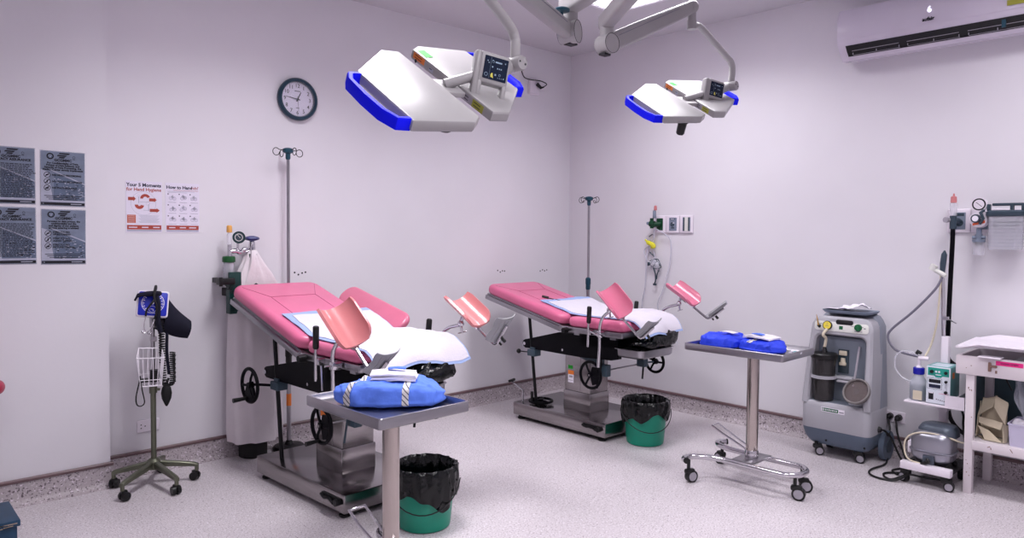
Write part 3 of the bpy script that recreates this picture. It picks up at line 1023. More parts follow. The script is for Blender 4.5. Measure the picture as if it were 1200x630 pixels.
# ------------------------------------------------------------ ceiling surgical lights
def surgical_light(label, C, av, bv, joint, tube_pts, elbow, arm_end, ext_dir, handle_down, box_off, knob, ak=1.0):
    """C: centre between the two panels; av: long axis, bv: towards the near panel"""
    t = thing('surgical_light', label, 'surgical light', C, 0, None)
    C = V(C)
    b, a = V(av).normalized(), V(bv).normalized()   # b: towards the near panel, a: along the panels
    n = -(b.cross(a))
    F = Matrix((b, a, n)).transposed().to_4x4()     # local: x towards near panel, y along, z up/out
    g, w, w1, l1, La, Lb, e_, e2, th = 0.044, 0.302, 0.080, 0.036, 0.263, 0.348, 0.051, 0.046, 0.043
    for sg, nm in ((1, 'near'), (-1, 'far')):
        pts = [(sg * x, sg * y) for x, y in ((g, -Lb + e2), (g + e_, -Lb), (g + w, -Lb), (g + w, l1), (g + w1, La), (g, La))]
        CX_ = sg * (g + w * 0.45)
        CY_ = sg * (-0.07)
        lx_, ly_ = w / 2, 0.3
        def ins(k):
            return [(CX_ + (x - CX_) * (1 - k / lx_), CY_ + (y - CY_) * (1 - k / ly_)) for x, y in pts]
        m = MB()
        rings = []
        for k, z in ((0.012, -th), (0.004, -th + 0.004), (0.0, -th + 0.012), (0.0, -0.008), (0.003, -0.002), (0.008, 0.0)):
            rings.append([F @ V((x, y, z)) for x, y in ins(k)])
        m.loft(rings)
        pn = m.build('lamp_panel', 'lamp white', t, 25)
        m = MB()
        m.loft([[F @ V((x, y, z)) for x, y in ins(0.02)] for z in (-th - 0.004, -th + 0.001)])
        m.build('lens', 'lamp lens', pn)
        # blue grab handle along the outer edge
        m = MB()
        x0 = sg * (g + w)
        def sec(p, wx, hz):
            return [F @ (p + V((sx * wx, 0, sz * hz))) for sx, sz in ((-1, -1), (1, -1), (1, 1), (-1, 1))]
        ya, yb_ = (-Lb + 0.012, l1 - 0.012)
        LH = yb_ - ya
        path = [(x0 - sg * 0.004, sg * (ya + 0.010)), (x0 + sg * 0.040, sg * (ya + 0.012)), (x0 + sg * 0.062, sg * (ya + 0.075)), (x0 + sg * 0.066, sg * (ya + LH / 2)), (x0 + sg * 0.060, sg * (yb_ - 0.06)),
                (x0 + sg * 0.036, sg * (yb_ - 0.010)), (x0 - sg * 0.004, sg * (yb_ - 0.008))]
        hw = 0.0115
        rings = []
        for i, (x, y) in enumerate(path):
            p0 = V((path[max(i - 1, 0)][0], path[max(i - 1, 0)][1], 0))
            p1 = V((path[min(i + 1, 6)][0], path[min(i + 1, 6)][1], 0))
            d = (p1 - p0).normalized()
            q = V((-d.y, d.x, 0))
            cc = V((x, y, -th * 0.5))
            rings.append([F @ (cc + q * (hw * sx) + V((0, 0, 0.0205 * sz))) for sx, sz in ((-1, -1), (-0.6, -1.0), (0.6, -1), (1, -0.6), (1, 0.6), (0.6, 1), (-0.6, 1), (-1, 0.6))])
        m.loft(rings)
        m.build('grab_handle', 'handle blue', pn, 40)
        if sg < 0:
            # stickers on the far panel: its top and its inner side, seen through the gap
            S = F @ T(-g + 0.0008, 0, 0) @ RZ(90) @ RX(90)   # inner side: x along a, y up
            MB().poly([(-g - 0.010, 0.285, 0.0012), (-g - 0.010, 0.215, 0.0012), (-g - 0.050, 0.225, 0.0012), (-g - 0.050, 0.295, 0.0012)], F).flat('sticker', 'label green', pn)
            for sm, sx_, sy_, sw_, sh_, bars in (('label orange', 0.245, -0.017, 0.085, 0.024, 2), ('poster grey', 0.15, -0.024, 0.03, 0.014, 1),
                                                 ('label grey', -0.10, -0.022, 0.06, 0.028, 2), ('label yellow', -0.175, -0.022, 0.07, 0.028, 2)):
                m = MB()
                m.slot(0).rect(sx_, sy_, sw_, sh_, S)
                for k in range(bars):
                    m.slot(1).rect(sx_ + 0.004, sy_ + sh_ * (0.2 - 0.4 * k), sw_ * 0.6, 0.003, S, 0.0006)
                m.flat('sticker', [sm, 'ink'], pn)
            MB().disc(0.262, -0.034, 0.008, S, 0.0004).flat('sticker', 'ink', pn)
        else:
            m = MB()
            m.disc(g + 0.14, 0.15, 0.003, F, 0.0008, 8)
            m.flat('screw', 'grey ink', pn)
    # sterile handle under the centre
    m = MB()
    hx = 0.16
    m.lathe([(0.030, -th - 0.002), (0.032, -th - 0.02), (0.026, -th - 0.026), (0.024, -th - handle_down), (0.018, -th - handle_down - 0.008)], F @ T(hx, -0.27, 0), 18)
    m.build('sterile_handle', 'black plastic', t)
    # yoke bar, control box and swivel
    J = V(joint) - C
    xb = V(box_off) - C
    zf_, yu_ = V((-0.36, -0.93, 0.0)).normalized(), V((0, 0, 1))
    m = MB()
    bx_ = xb - V((0.93, -0.36, -0.17)) * 0.055 - zf_ * 0.028 + yu_ * 0.005
    m.tube([F @ V((0.015, -0.03, -0.005)), F @ V((0.015, -0.03, -0.005)) * 0.5 + bx_ * 0.5, bx_], [0.020, 0.0195, 0.019], 12)
    m.box((0, -0.03, -0.02), (0.10, 0.12, 0.022), F, bev=0.006)
    m.build('yoke', 'lamp shell', t)
    # the box faces the camera side of the room: local x right, y up, z out
    zf = V((-0.36, -0.93, 0.0)).normalized()
    xr = V((0, 0, 1)).cross(zf).normalized()
    xr = (xr + V((0, 0, -0.17))).normalized()
    yu = zf.cross(xr).normalized()
    xr = yu.cross(zf)
    K = T(*xb) @ Matrix((xr, yu, zf)).transposed().to_4x4()
    bw, bh, bd = 0.120, 0.190, 0.045
    m = MB()
    m.slab(K @ T(0, 0.036, -bd), bw, 0.118, bd, 0.012, 0.007, 3)
    # loop handle below the screen
    for x in (-1, 1):
        m.box((x * (bw / 2 - 0.010), -0.050, -bd / 2), (0.020, 0.075, bd), K, bev=0.006)
    m.box((0, -0.083, -bd / 2), (bw, 0.022, bd), K, bev=0.008)
    m.box((-bw / 2 - 0.006, 0.0, -bd * 0.55), (0.022, bh * 1.0, bd * 1.1), K, bev=0.007)
    cbx = m.build('control_box', 'lamp white', t)
    SK = K @ T(0.004, 0.038, 0.0) @ Matrix.Diagonal((0.74, 0.80, 1.0, 1.0))
    m = MB()
    m.slab(SK, 0.128, 0.108, 0.0016, 0.004, 0.0005, 1)
    scr = m.build('screen', 'screen navy', cbx)
    m = MB()
    Z = SK @ T(0, 0, 0.0022)
    m.slot(0)
    for x, y, w_, h_ in ((0.012, 0.031, 0.036, 0.007), (0.010, 0.003, 0.006, 0.006), (0.020, 0.003, 0.005, 0.006), (0.030, 0.003, 0.006, 0.006), (-0.018, 0.006, 0.007, 0.007),
                         (-0.047, 0.030, 0.006, 0.005), (-0.040, 0.022, 0.005, 0.005), (0.048, 0.034, 0.005, 0.006), (0.003, -0.028, 0.008, 0.008),
                         (0.018, -0.040, 0.004, 0.003), (0.028, -0.040, 0.004, 0.003), (0.038, -0.040, 0.004, 0.003), (0.049, -0.038, 0.005, 0.006), (-0.020, 0.036, 0.006, 0.004)):
        m.rect(x, y, w_, h_, Z)
    m.rect(-0.030, 0.0, 0.0008, 0.10, Z)
    m.ring2(-0.047, -0.034, 0.007, 0.009, Z)
    m.ring2(-0.018, 0.031, 0.005, 0.0062, Z)
    m.ring2(0.026, -0.026, 0.004, 0.0055, Z)
    m.slot(1)
    m.poly([(-0.022, -0.042), (-0.006, -0.046), (-0.010, -0.034), (-0.013, -0.022), (-0.020, -0.024), (-0.023, -0.031)], Z)
    m.flat('screen_icons', ['screen lines', 'screen yellow'], scr)
    m = MB()
    d = V((0.05, -1.0, 0.0)).normalized()
    m.cyl(J - d * 0.05, J + d * 0.028, 0.029, None, 24)
    m.cyl(J + d * 0.028, J + d * 0.034, 0.029, 0.026, 24)
    m.tube([xb + xr * 0.04 - zf * 0.025 + yu * 0.045, J - d * 0.02], [0.026, 0.026], 10)
    jt = m.build('swivel', 'lamp white', t)
    m = MB()
    for q in (-0.014, 0.014):
        m.cyl(J + d * 0.034 + V((q, 0, -q * 0.3)), J + d * 0.0355 + V((q, 0, -q * 0.3)), 0.004, None, 8)
    m.build('screw', 'ink', jt)
    tp = [V(p) - C for p in tube_pts]
    m = MB()
    m.tube([J - d * 0.01 + V((0, 0, 0.0))] + tp, 0.0195, 14, sub=6)
    m.build('down_tube', 'lamp shell', t)
    # end stub of the spring arm, the spring arm and its elbow
    E0, E1 = V(elbow) - C, V(arm_end) - C
    m = MB()
    top = tp[-1]
    m.cyl(E1 + V((0, 0, 0.03)), V((E1.x, E1.y, top.z - 0.03)), 0.024, None, 18)
    m.cyl(V((E1.x, E1.y, top.z + 0.02)), V((E1.x, E1.y, top.z - 0.032)), 0.027, None, 18)
    m.ball(E1, 0.040, n=16)
    m.build('end_joint', 'lamp white', t)
    dr = (E1 - E0).normalized()
    side = dr.cross(V((0, 0, 1))).normalized()
    upv = side.cross(dr).normalized()
    if upv.z < 0:
        upv = -upv
    Mx = Matrix((side, upv, dr)).transposed().to_4x4()
    Ln = (E1 - E0).length
    m = MB()
    rings = []
    for s, hh, ww in ((0.0, 0.048, 0.030), (0.05, 0.048, 0.032), (0.4, 0.047, 0.032), (0.75, 0.042, 0.030), (1.0, 0.036, 0.027)):
        rings.append([T(*E0) @ Mx @ V((x * ww / 0.04 * ak, y * hh / 0.06 * ak, s * Ln)) for x, y in rrect(0.08, 0.12, 0.022, 4)])
    m.loft(rings)
    ar = m.build('spring_arm', 'lamp white', t)
    m = MB()
    for sx in (-1, 1):
        m.box((sx * 0.0324 * ak, 0.022 * ak, Ln * 0.45), (0.002, 0.003, Ln * 0.7), T(*E0) @ Mx)
    m.build('seam', 'grey ink', ar)
    m = MB()
    m.cyl(E0 - side * 0.042, E0 + side * 0.042, 0.052, None, 28)
    m.cyl(E0 + V((0, 0, -0.01)), E0 + V((0, 0, 0.10)), 0.038, None, 20)
    el = m.build('elbow', 'lamp shell', t)
    m = MB()
    for sx in (-1, 1):
        m.torus(T(*(E0 + side * 0.0425 * sx)) @ side.to_track_quat('Z', 'Y').to_matrix().to_4x4(), 0.051, 0.0012, 30, 5)
    m.box((0, 0, 0), (0.05, 0.04, 0.010), T(*(E0 + V((0, 0, -0.049)) - dr * 0.015)))
    m.build('elbow_cap', 'ink', el)
    # extension arm to the ceiling spindle
    H = V(ext_dir) - C
    A0 = V((E0.x, E0.y, E0.z + 0.125))
    A1 = V((H.x, H.y, E0.z + 0.125))
    A1 = A1 + (A0 - A1).normalized() * 0.072
    d2 = (A1 - A0).normalized()
    s2 = d2.cross(V((0, 0, 1))).normalized()
    M2 = Matrix((s2, V((0, 0, 1)), d2)).transposed().to_4x4()
    m = MB()
    m.loft([[T(*A0) @ M2 @ V((x, y, s)) for x, y in rrect(0.075, 0.085, 0.02, 4)] for s in (-0.04, (A1 - A0).length)])
    m.build('extension_arm', 'lamp shell', t)
    if knob:
        m = MB()
        m.cyl(V(knob) - C, V(knob) - C + V((0, 0, 0.035)), 0.007, None, 8)
        m.lathe([(0.006, 0.0), (0.034, 0.004), (0.036, 0.012), (0.03, 0.018)], T(*(V(knob) - C + V((0, 0, 0.03)))), 18)
        m.build('arm_knob', 'collar teal', t)
    return t

HUB = (2.07, 1.21, 0)
surgical_light('surgical light nearer the camera, white twin panels with blue handles and coloured stickers',
               (1.664, 2.159, 2.013), (-0.9954, 0.0318, -0.0901), (-0.0221, 0.8413, 0.5401), (1.918, 2.035, 2.093),
               [(1.917, 2.039, 2.159), (1.915, 2.042, 2.195), (1.881, 2.035, 2.232), (1.719, 1.984, 2.298), (1.660, 1.966, 2.332), (1.640, 1.955, 2.338)],
               (2.466, 2.262, 2.365), (1.640, 1.945, 2.405), HUB, 0.012, (1.802, 2.039, 2.020), (2.385, 2.235, 2.402), 0.78)
surgical_light('farther surgical light, above the foot of the farther bed, black handle hanging below',
               (3.764, 2.505, 2.279), (-0.9224, 0.3806, -0.0652), (0.3085, 0.8279, 0.4684), (4.066, 2.363, 2.366),
               [(4.07, 2.364, 2.45), (4.067, 2.369, 2.508), (4.027, 2.382, 2.546), (3.807, 2.415, 2.676), (3.734, 2.416, 2.683), (3.677, 2.402, 2.678)],
               (2.995, 2.479, 2.447), (3.678, 2.404, 2.777), HUB, 0.085, (3.918, 2.388, 2.291), None)
# shared ceiling spindle
t = thing('ceiling_mount', 'white ceiling column that carries both surgical light arms', 'ceiling mount', (HUB[0], HUB[1], HC))
m = MB()
m.cyl((0, 0, -0.56), (0, 0, -0.02), 0.075, None, 24)
m.build('spindle', 'lamp shell', t)
MB().lathe([(0.19, 0.0), (0.19, -0.02), (0.12, -0.07), (0.08, -0.09)], I4, 28).build('cover', 'lamp shell', t)

# ------------------------------------------------------------ things on the back wall
# clock
t = thing('wall_clock', 'round wall clock with dark teal rim and white face on the back wall', 'clock', (2.287, YN, 2.338))
F = FACE_S
m = MB()
m.lathe([(0.118, 0.0), (0.140, 0.004), (0.1435, 0.018), (0.141, 0.034), (0.132, 0.043), (0.121, 0.041), (0.115, 0.030), (0.115, 0.012)], F, 48)
m.build('rim', 'clock rim', t)
m = MB()
m.cyl((0, 0, 0.004), (0, 0, 0.016), 0.119, None, 40, F)
fc = m.build('face', 'clock face', t)
m = MB()
for k in range(12):
    a = R(90 - 30 * (k + 1))
    m.text(str(k + 1), 0.036, F @ T(0.090 * cos(a), 0.090 * sin(a), 0.0168), 0.01)
for k in range(60):
    a = R(6 * k)
    m.rect(0, 0.111, 0.0014 if k % 5 else 0.003, 0.005, F @ RZ(6 * k), 0.0168)
m.rect(0, 0.055, 0.042, 0.005, F, 0.0168)
m.rect(0, -0.058, 0.024, 0.004, F, 0.0168)
m.flat('numerals', 'ink', fc)
m = MB()
def hand(ang, l0, l1, w_, z):
    M_ = F @ RZ(ang)
    m.prism([(-w_, -l0), (w_, -l0), (w_ * 0.5, l1), (-w_ * 0.5, l1)], z, z + 0.0015, M_)
hand(-26, 0.016, 0.055, 0.005, 0.0185)
hand(82, 0.018, 0.084, 0.0032, 0.0205)
hand(184, 0.02, 0.085, 0.0010, 0.0225)
m.cyl((0, 0, 0.017), (0, 0, 0.025), 0.008, None, 14, F)
m.build('hands', 'ink', t)
MB().cyl((0, 0, 0.034), (0, 0, 0.0355), 0.117, None, 40, F).build('glass', mat('clock glass', (0.95, 0.95, 0.97), 0.05, alpha=0.06), t)

# hand hygiene posters
PW, PH = 0.198, 0.300
def poster(label, x, z):
    t = thing('poster', label, 'poster', (x, YN, z), 0)
    m = MB()
    m.box((0, 0, 0.0012), (PW, PH, 0.0020), FACE_S)
    m.build('sheet', 'poster paper', t)
    return t
Z1, Z2 = 0.0026, 0.0030
t = poster('left hand hygiene poster with red arrows, headed Your 5 Moments', 1.322, 1.583)
m = MB()
m.slot(0).text('Your 5 Moments', 0.0275, FACE_S @ T(0, 0.127, Z1), 0.035)
m.slot(1).text('for Hand Hygiene', 0.0265, FACE_S @ T(0, 0.101, Z1), 0.025)
def arrow(x, y, w_, h_, ang=0):
    M_ = FACE_S @ T(x, y, Z1) @ RZ(ang)
    m.poly([(-w_ / 2, -h_ * 0.32), (w_ * 0.18, -h_ * 0.32), (w_ * 0.18, -h_ * 0.5), (w_ / 2, 0), (w_ * 0.18, h_ * 0.5), (w_ * 0.18, h_ * 0.32), (-w_ / 2, h_ * 0.32)], M_)
m.slot(1)
arrow(-0.066, 0.046, 0.042, 0.030)
arrow(0.048, 0.042, 0.042, 0.028)
arrow(0.058, -0.020, 0.056, 0.028)
def arc(x, y, r0, r1, a0, a1):
    n_ = 8
    for i in range(n_):
        p, q = R(a0 + (a1 - a0) * i / n_), R(a0 + (a1 - a0) * (i + 1) / n_)
        m.poly([(x + r1 * cos(p), y + r1 * sin(p)), (x + r1 * cos(q), y + r1 * sin(q)), (x + r0 * cos(q), y + r0 * sin(q)), (x + r0 * cos(p), y + r0 * sin(p))][::-1] if a1 > a0 else
               [(x + r1 * cos(p), y + r1 * sin(p)), (x + r1 * cos(q), y + r1 * sin(q)), (x + r0 * cos(q), y + r0 * sin(q)), (x + r0 * cos(p), y + r0 * sin(p))], FACE_S @ T(0, 0, Z1))
arc(0.006, 0.048, 0.012, 0.028, 180, 20)
arc(-0.026, 0.012, 0.008, 0.026, 180, 350)
m.slot(2)
m.ring2(-0.004, 0.020, 0.068, 0.0692, FACE_S, Z1 - 0.0002, 36)
m.ring2(-0.030, 0.062, 0.007, 0.008, FACE_S, Z1)
m.ring2(0.020, 0.020, 0.010, 0.011, FACE_S, Z1)
for x, y, w_, h_ in ((-0.030, 0.040, 0.003, 0.04), (0.024, -0.004, 0.003, 0.04), (0.0, 0.028, 0.05, 0.002), (0.02, -0.02, 0.05, 0.002)):
    m.rect(x, y, w_, h_, FACE_S, Z1)
m.slot(3).rect(-0.070, -0.072, 0.046, 0.048, FACE_S, Z1)
m.slot(4)
for k in range(5):
    m.rect(-0.070, -0.055 - 0.009 * k, 0.036, 0.0015, FACE_S, Z2)
m.slot(2)
for k in range(8):
    m.rect(0.026, -0.052 - 0.0058 * k, 0.115 - 0.012 * (k % 3), 0.0016, FACE_S, Z1)
m.slot(1).rect(0, -0.121, 0.188, 0.026, FACE_S, Z1)
m.slot(4)
for x, w_ in ((-0.062, 0.046), (0.004, 0.036), (0.066, 0.036)):
    m.rect(x, -0.121, w_, 0.006, FACE_S, Z2)
m.slot(2).rect(0, -0.140, 0.188, 0.008, FACE_S, Z1)
m.flat('print', ['navy ink', 'poster red', 'poster grey', 'poster orange', 'poster paper'], t)
t = poster('right hand hygiene poster with rows of small hand sketches, headed How to Handrub', 1.540, 1.583)
m = MB()
m.slot(0).text('How to Hand', 0.0270, FACE_S @ T(-0.094, 0.122, Z1), 0.035, 'LEFT')
m.slot(1).text('rub?', 0.0255, FACE_S @ T(0.050, 0.122, Z1), 0.012, 'LEFT')
m.slot(1).rect(0.02, 0.105, 0.145, 0.0018, FACE_S, Z1)
m.slot(2)
for k in range(2):
    m.rect(-0.01 - 0.02 * k, 0.098 - 0.006 * k, 0.16 - 0.05 * k, 0.0016, FACE_S, Z1)
rnd = random.Random(9)
for r_ in range(3):
    for c_ in range(3):
        cx, cy = -0.060 + 0.064 * c_, 0.062 - 0.066 * r_
        m.slot(0).rect(cx - 0.024, cy + 0.020, 0.006, 0.006, FACE_S, Z1)
        m.slot(2).rect(cx, cy - 0.030, 0.045, 0.002, FACE_S, Z1)
        # two hands sketched as palms with finger strokes
        for q in (-1, 1):
            px, py = cx + q * 0.009 + rnd.uniform(-0.003, 0.003), cy - 0.004 + rnd.uniform(-0.004, 0.004)
            m.slot(3).disc(px, py, 0.0095, FACE_S, Z1, 10)
            m.slot(2).ring2(px, py, 0.0095, 0.0108, FACE_S, Z1, 12)
            for f in range(4):
                M_ = FACE_S @ T(px, py, Z1) @ RZ(q * (28 + 16 * f) + rnd.uniform(-8, 8))
                m.slot(2).rect(0, 0.016, 0.0022, 0.012, M_, 0)
m.slot(1).rect(0, -0.121, 0.188, 0.026, FACE_S, Z1)
m.slot(4)
for x, w_ in ((-0.062, 0.036), (0.000, 0.036), (0.058, 0.042)):
    m.rect(x, -0.121, w_, 0.006, FACE_S, Z2)
m.slot(2).rect(0, -0.140, 0.188, 0.008, FACE_S, Z1)
m.flat('print', ['navy ink', 'poster red', 'poster grey', 'clock face', 'poster paper'], t)

# grey notices on the pier
def notice(label, x, z, w_, h_, kind, lines, rot=0.0):
    t = thing('notice', label, 'notice', (x, PY0, z))
    F_ = FACE_S @ RZ(rot)
    m = MB()
    m.box((0, 0, 0.0012), (w_ + 0.008, h_ + 0.008, 0.002), F_)
    m.build('sleeve', 'clear film', t)
    m = MB()
    m.box((0, 0, 0.0024), (w_, h_, 0.001), F_)
    m.build('sheet', 'notice slate', t)
    m = MB()
    a, b = 0.0032, 0.0038
    # printed picture of a building, pale sky wedge and glossy streak
    m.slot(0).poly([(-w_ / 2, -h_ / 2 + 0.02), (-w_ / 2, h_ * 0.16), (-w_ * 0.34, h_ * 0.12), (-w_ * 0.22, -h_ / 2 + 0.02)][::-1], F_ @ T(0, 0, a))
    m.slot(1).poly([(-w_ * 0.22, -h_ / 2 + 0.02), (w_ / 2, -h_ / 2 + 0.02), (w_ / 2, -h_ * 0.10), (-w_ * 0.2, h_ * 0.10)], F_ @ T(0, 0, a))
    m.slot(0).poly([(-w_ * 0.3, h_ * 0.155), (w_ / 2, -h_ * 0.095), (w_ / 2, -h_ * 0.075), (-w_ * 0.3, h_ * 0.17)], F_ @ T(0, 0, b))
    rw_ = random.Random(int(x * 997 + z * 131))
    for k in range(90):
        q = rw_.random()
        xx = -w_ * 0.2 + q * w_ * 0.68
        yy = -h_ * 0.40 + rw_.random() * (h_ * 0.46 - q * h_ * 0.18)
        m.slot(rw_.choice((0, 0, 1, 2))).rect(xx, yy, rw_.uniform(0.003, 0.012), rw_.uniform(0.002, 0.005), F_, b - 0.0003)
    m.slot(2).rect(0, -h_ / 2 + 0.010, w_, 0.014, F_, b)
    m.slot(0).rect(0, -h_ / 2 + 0.024, w_, 0.010, F_, b)
    # heading emblem: generic swoosh bars and a seal
    for x0_, x1_, yt in ((-0.020, 0.034, 0.006), (-0.028, 0.020, 0.017), (-0.020, 0.012, 0.027)):
        m.slot(2).poly([(x0_, h_ / 2 - yt - 0.007), (x1_ - 0.008, h_ / 2 - yt - 0.008), (x1_, h_ / 2 - yt), (x0_ + 0.004, h_ / 2 - yt)], F_ @ T(0, 0, b))
    m.slot(2).disc(-w_ * 0.29, h_ / 2 - 0.026, 0.017, F_, b, 18)
    m.slot(1).disc(-w_ * 0.29, h_ / 2 - 0.026, 0.011, F_, b + 0.0004, 14)
    m.slot(0).rect(-w_ * 0.29 - 0.004, h_ / 2 - 0.023, 0.004, 0.004, F_, b + 0.0008)
    m.slot(0).rect(-w_ * 0.29 + 0.004, h_ / 2 - 0.023, 0.004, 0.004, F_, b + 0.0008)
    m.slot(0).poly([(-w_ * 0.29 - 0.005, h_ / 2 - 0.028, 0), (-w_ * 0.29, h_ / 2 - 0.034, 0), (-w_ * 0.29 + 0.005, h_ / 2 - 0.028, 0)], F_ @ T(0, 0, b + 0.0008))
    m.slot(2).ring2(w_ * 0.25, h_ / 2 - 0.026, 0.005, 0.0065, F_, b, 14)
    m.slot(2).rect(w_ * 0.25, h_ / 2 - 0.037, 0.012, 0.003, F_, b)
    m.slot(2).text('GCGMMC', 0.0185, F_ @ T(0, h_ / 2 - 0.046, b), 0.045)
    y = h_ / 2 - 0.062
    if kind == 'privacy':
        m.text('PRIVACY ASSURANCE', 0.0168, F_ @ T(0.004, y, b), 0.05)
        rnd = random.Random(int(z * 1000))
        for k in range(20):
            yy = y - 0.022 - 0.0088 * k
            ww = w_ * rnd.uniform(0.72, 0.92)
            x0_ = -ww / 2
            while x0_ < ww / 2:
                wd = rnd.uniform(0.006, 0.018)
                m.rect(x0_ + wd / 2, yy, wd, 0.0042, F_, b)
                x0_ += wd + 0.003
    else:
        for k, s_ in enumerate(lines[0]):
            m.text(s_, 0.0132, F_ @ T(0, y - 0.0118 * k, b), 0.05)
        y -= 0.0115 * len(lines[0]) + 0.012
        for k, s_ in enumerate(lines[1]):
            yy = y - 0.034 * k - 0.006
            m.slot(0).disc(-w_ * 0.36, yy, 0.0155, F_, b, 20)
            m.slot(2).ring2(-w_ * 0.36, yy, 0.0125, 0.0155, F_, b + 0.0004, 20)
            m.rect(0, 0, 0.004, 0.026, F_ @ T(-w_ * 0.36, yy, b + 0.0004) @ RZ(-45))
            if k == 0:
                m.rect(-w_ * 0.36, yy, 0.013, 0.006, F_, b + 0.0004)
            elif k == 1:
                m.rect(-w_ * 0.36, yy, 0.005, 0.015, F_, b + 0.0004)
            else:
                m.rect(-w_ * 0.36, yy - 0.002, 0.014, 0.008, F_, b + 0.0004)
            ls = s_.split('|')
            for q, l_ in enumerate(ls):
                m.text(l_, 0.0126, F_ @ T(-w_ * 0.25, yy + (0.0065 if len(ls) > 1 else 0) - 0.013 * q, b), 0.05, 'LEFT')
        for k in range(3):
            m.rect(0, -h_ / 2 + 0.052 - 0.009 * k, w_ * (0.86 - 0.1 * k), 0.0035, F_, b)
    m.slot(0).text('o', 0.014, F_ @ T(-w_ * 0.45, -h_ / 2 + 0.011, b + 0.0005))
    m.slot(0).rect(w_ * 0.3, -h_ / 2 + 0.010, w_ * 0.25, 0.004, F_, b + 0.0005)
    m.flat('print', ['notice pale', 'notice mid', 'ink'], t)
    return t
UP = (['For Confidentiality of Data,', 'Privacy of Data Subjects, and', 'Security of Data Processing, the', 'Medical Center strictly implements'],
      ['NO VIDEO RECORDING', 'NO AUDIO RECORDING', 'NO PHOTOGRAPHY'])
LO = (['Pursuant to data privacy, the', 'confidentiality and the', 'and dignity of our patients', 'anyone entering is advised'],
      ['STRICTLY NO|VIDEOTAPING', 'STRICTLY NO|AUDIO TAPING', 'STRICTLY NO|PICTURE TAKING'])
notice('grey privacy notice at the upper left of the four on the wall pier', 0.655, 1.722, 0.205, 0.288, 'privacy', None)
notice('grey notice with three no-recording icons, upper right of the four on the pier', 0.886, 1.716, 0.203, 0.288, 'icons', UP, -0.5)
notice('grey privacy notice at the lower left of the four on the wall pier', 0.655, 1.411, 0.205, 0.292, 'privacy', None)
notice('grey notice with three no-taking icons, lower right of the four on the pier', 0.886, 1.405, 0.203, 0.290, 'icons', LO, -0.5)

# socket outlets
def socket(label, x, y, z, F_, w_, h_, plugs):
    t = thing('socket_outlet', label, 'socket', (x, y, z))
    m = MB()
    m.slab(F_, w_, h_, 0.010, 0.008, 0.005, 3)
    m.build('plate', 'white plastic', t)
    m = MB()
    for sx in (-1, 1):
        for dx, dy in ((-0.012, 0.010), (-0.012, -0.010), (0.010, 0.0)):
            m.rect(sx * w_ * 0.22 + dx, dy, 0.007, 0.006, F_, 0.0104)
    m.flat('slots', 'ink', t)
    return t
socket('wall socket behind the blood pressure stand, low on the back wall', 1.330, YN, 0.280, FACE_S, 0.128, 0.074, 0)
socket('wall socket beside the grey suction machine with two black plugs in it', XE, 1.695, 0.262, FACE_W, 0.125, 0.075, 2)

# junction box with a plug on a short cord, high by the nearer light
t = thing('junction_box', 'small white box with black jack on a short cord, high on the back wall', 'box', (4.535, YN, 2.742))
m = MB()
m.slab(FACE_S, 0.115, 0.125, 0.035, 0.008, 0.005, 3)
m.build('case', 'white plastic', t)
m = MB()
m.tube([(0.02, -0.035, 0.03), (0.05, -0.06, -0.005), (0.075, -0.07, 0.005)], [0.018, 0.013, 0.006], 10)
m.tube([(0.07, -0.07, 0.005), (0.11, -0.07, 0.035), (0.05, -0.06, 0.055), (-0.06, -0.04, 0.055), (-0.12, -0.02, 0.07), (-0.14, -0.004, 0.13)], 0.0045, 6, sub=5)
m.build('jack_cord', 'jack dark', t)

# screw holes left in the back wall
def holes(label, pts, grp=None):
    m = MB()
    c = V((sum(p[0] for p in pts) / len(pts), YN, sum(p[1] for p in pts) / len(pts)))
    for x, z in pts:
        m.cyl((x - c.x, -0.0012, z - c.z), (x - c.x, 0.002, z - c.z), 0.0065, None, 8)
    o = m.build('screw_holes', 'ink', None)
    o.location = c
    tag(o, label, 'holes', grp)
holes('row of four dark screw holes on the wall above the nearer bed', [(2.270, 1.165), (2.298, 1.150), (2.325, 1.160), (2.350, 1.165)])
holes('left cluster of dark screw holes on the wall above the farther bed', [(4.135, 1.125), (4.165, 1.110), (4.19, 1.120), (4.215, 1.118)])
holes('right cluster of dark screw holes on the wall above the farther bed', [(4.655, 1.105), (4.685, 1.115), (4.712, 1.105), (4.74, 1.112)])

# ------------------------------------------------------------ air conditioner
t = thing('air_conditioner', 'white split air conditioner high on the right wall', 'air conditioner', (XE, 1.49, 2.60))
y0, y1 = -0.55, 0.55
prof = [(0.0, 0.035), (-0.06, 0.005), (-0.13, 0.0), (-0.135, 0.012), (-0.182, 0.058), (-0.205, 0.085), (-0.222, 0.12), (-0.226, 0.20), (-0.218, 0.27), (-0.195, 0.315), (-0.15, 0.33), (0.0, 0.33)]
m = MB()
m.loft([[V((x, y, z)) for x, z in prof] for y in (y0, y1)])
m.build('body', 'aircon white', t, 30)
m = MB()
gl = [(-0.2235, 0.118), (-0.2285, 0.20), (-0.2205, 0.27), (-0.196, 0.318), (-0.186, 0.312), (-0.21, 0.27), (-0.219, 0.2), (-0.215, 0.125)]
m.loft([[V((x, y, z)) for x, z in gl] for y in (y0 + 0.004, y1 - 0.004)])
fp = m.build('front_panel', 'aircon white', t, 30)
Fp = T(-0.2290, 0, 0.0) @ FACE_W
m = MB()
m.slot(0).text('6', 0.05, Fp @ T(0.0, 0.205, 0.003) @ RX(8), 0.02)
m.slot(1).text('aufair', 0.030, Fp @ T(-0.005, 0.150, 0.0025), 0.04)
m.slot(2).poly([(0.395, 0.138, 0.0016), (0.48, 0.138, 0.0016), (0.48, 0.168, 0.0022), (0.395, 0.168, 0.0022)], Fp)
